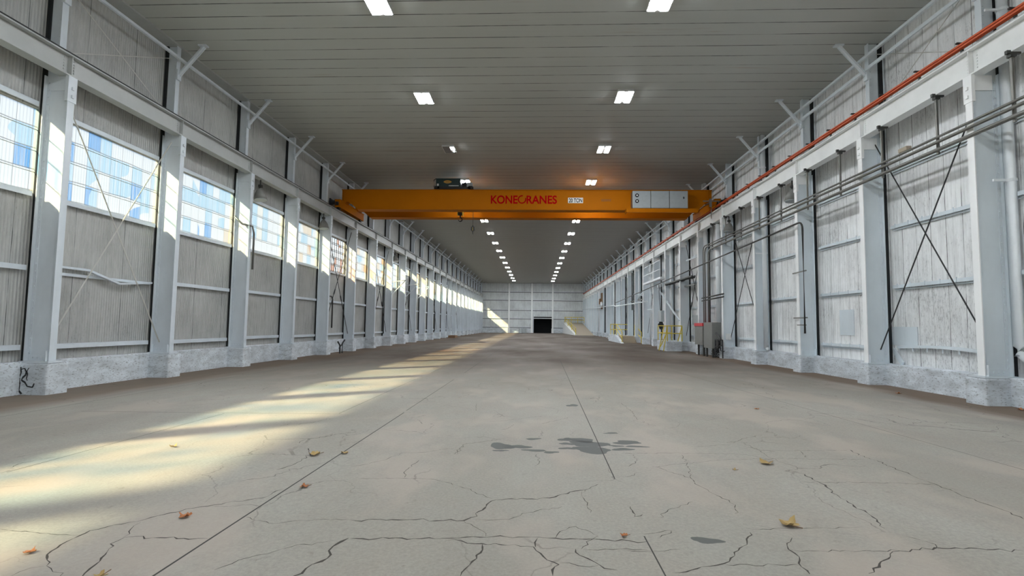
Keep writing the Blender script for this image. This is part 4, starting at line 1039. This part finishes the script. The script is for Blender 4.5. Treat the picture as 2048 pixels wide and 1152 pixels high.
for w, pts in CRACKS:
    ribbon(pts, w * .0075, 'floor_crack', M['crack'], floor, .012, .045)
def blob(cx, cy, a, b, seed, name='damp_patch', mat='damp'):
    rd = random.Random(seed); m = MB(); N = 26; ph = [rd.uniform(0, 6.28) for _ in range(4)]
    m.v.append((cx, cy, fz(cx) + .0008))
    for i in range(N):
        t = 2 * PI * i / N; r = 1 + .18 * math.sin(2 * t + ph[0]) + .14 * math.sin(3 * t + ph[1]) + .08 * math.sin(5 * t + ph[2])
        x = cx + a * r * math.cos(t); m.v.append((x, cy + b * r * math.sin(t), fz(x) + .0008))
    for i in range(N): m.f.append((0, 1 + i, 1 + (i + 1) % N)); m.m.append(0)
    return m.build(name, M[mat], floor)
for i, q in enumerate(((.62, 7.30, .17, .14), (.70, 7.08, .22, .20), (.72, 6.74, .24, .17), (.42, 7.32, .10, .10), (.42, 7.06, .09, .07), (.42, 6.80, .11, .06), (1.22, 7.2, .19, .11), (1.3, 6.97, .13, .05), (1.05, 6.98, .10, .04), (1.1, 6.8, .13, .07),
                       (-.42, 6.86, .15, .17), (-.22, 6.84, .16, .10), (-.02, 7.32, .10, .06), (.0, 6.66, .17, .05), (.2, 6.58, .10, .05), (-.42, 6.62, .09, .04), (1.1, 7.8, .10, .05), (.72, 10.4, .11, .14), (1.25, 4.0, .12, .05))):
    blob(*q, 40 + i)
def leaf(x, y, size, rot, seed, label, mat='leaf'):
    rd = random.Random(seed); N = 30
    root = thing('dry_leaf', label, 'leaf', (x, y, fz(x) + .004)); root.rotation_euler = (0, 0, rot)
    m = MB(); m.v.append((0, 0, .012)); rings = 4
    for k2 in range(1, rings + 1):
        for i in range(N):
            t = 2 * PI * i / N
            lobe = .50 + .34 * abs(math.cos(2.5 * (t - PI / 2))) ** 1.2 + .10 * abs(math.sin(7.5 * t))
            if abs(t - 1.5 * PI) < .3: lobe *= .55
            r = size * .5 * lobe * k2 / rings
            xx, yy = r * math.cos(t), r * math.sin(t)
            z = .004 + size * (.25 * (xx / size) ** 2 * 4 + .55 * (yy / size) ** 2 * (1 if seed % 2 else .3)) * (1 + .7 * math.sin(3 * t + seed)) + rd.uniform(0, size * .03)
            m.v.append((xx, yy, max(0.001, z)))
    for i in range(N): m.f.append((0, 1 + i, 1 + (i + 1) % N)); m.m.append(0)
    for k2 in range(rings - 1):
        for i in range(N):
            a = 1 + k2 * N + i; b = 1 + k2 * N + (i + 1) % N; m.f.append((a, b, b + N, a + N)); m.m.append(0)
    o = m.build('leaf_blade', M[mat], root)
    so = o.modifiers.new('thickness', 'SOLIDIFY'); so.thickness = .0015
    MB().tube([(0, -size * .2, .008), (size * .05, -size * .45, .012), (size * .02, -size * .7, .02)], size * .015 + .001, 5).build('leaf_stalk', M['wood'], root)
leaf(1.98, 4.33, .17, .4, 1, 'large ochre curled dry leaf on the cracked floor at the lower right')
leaf(2.60, 6.21, .16, 2.0, 2, 'ochre dry leaf at the end of a crack, right of the damp patches')
leaf(.66, 4.03, .065, 1.2, 3, 'small rust leaf standing up near the bottom, right of the centre', 'leaf2')
leaf(-2.76, 4.20, .11, .3, 5, 'red-brown curled leaf left of the long floor joint, near the bottom', 'leaf2')
leaf(-4.46, 6.49, .10, 1.0, 7, 'small pale leaf in the sunlit band at the left')
leaf(-2.57, 6.22, .15, 2.2, 9, 'pale tan leaf beside the wide crack where the dark shadow ends')
leaf(-2.25, 6.33, .10, .8, 4, 'small yellow leaf lying on the long floor joint')
leaf(-2.16, 5.02, .09, 1.8, 6, 'small pinkish leaf just right of the long floor joint', 'leaf2')
leaf(-3.35, 3.50, .08, 1.3, 8, 'grey-brown scrap of leaf at the lower left', 'leaf2')
leaf(-2.61, 3.20, .09, 2.8, 11, 'yellow leaf cut by the bottom edge at the left')
leaf(2.14, 5.90, .06, .8, 13, 'tiny pale leaf left of the ochre leaf by the crack')
leaf(4.12, 10.2, .10, .3, 15, 'reddish leaf in the middle distance on the right half of the floor', 'leaf2')
leaf(8.45, 12.9, .13, 1.5, 17, 'brown leaf on the dirt strip beside the first right pier', 'leaf2')
leaf(9.15, 10.55, .13, .6, 19, 'orange leaf at the right edge below the first right pier', 'leaf2')
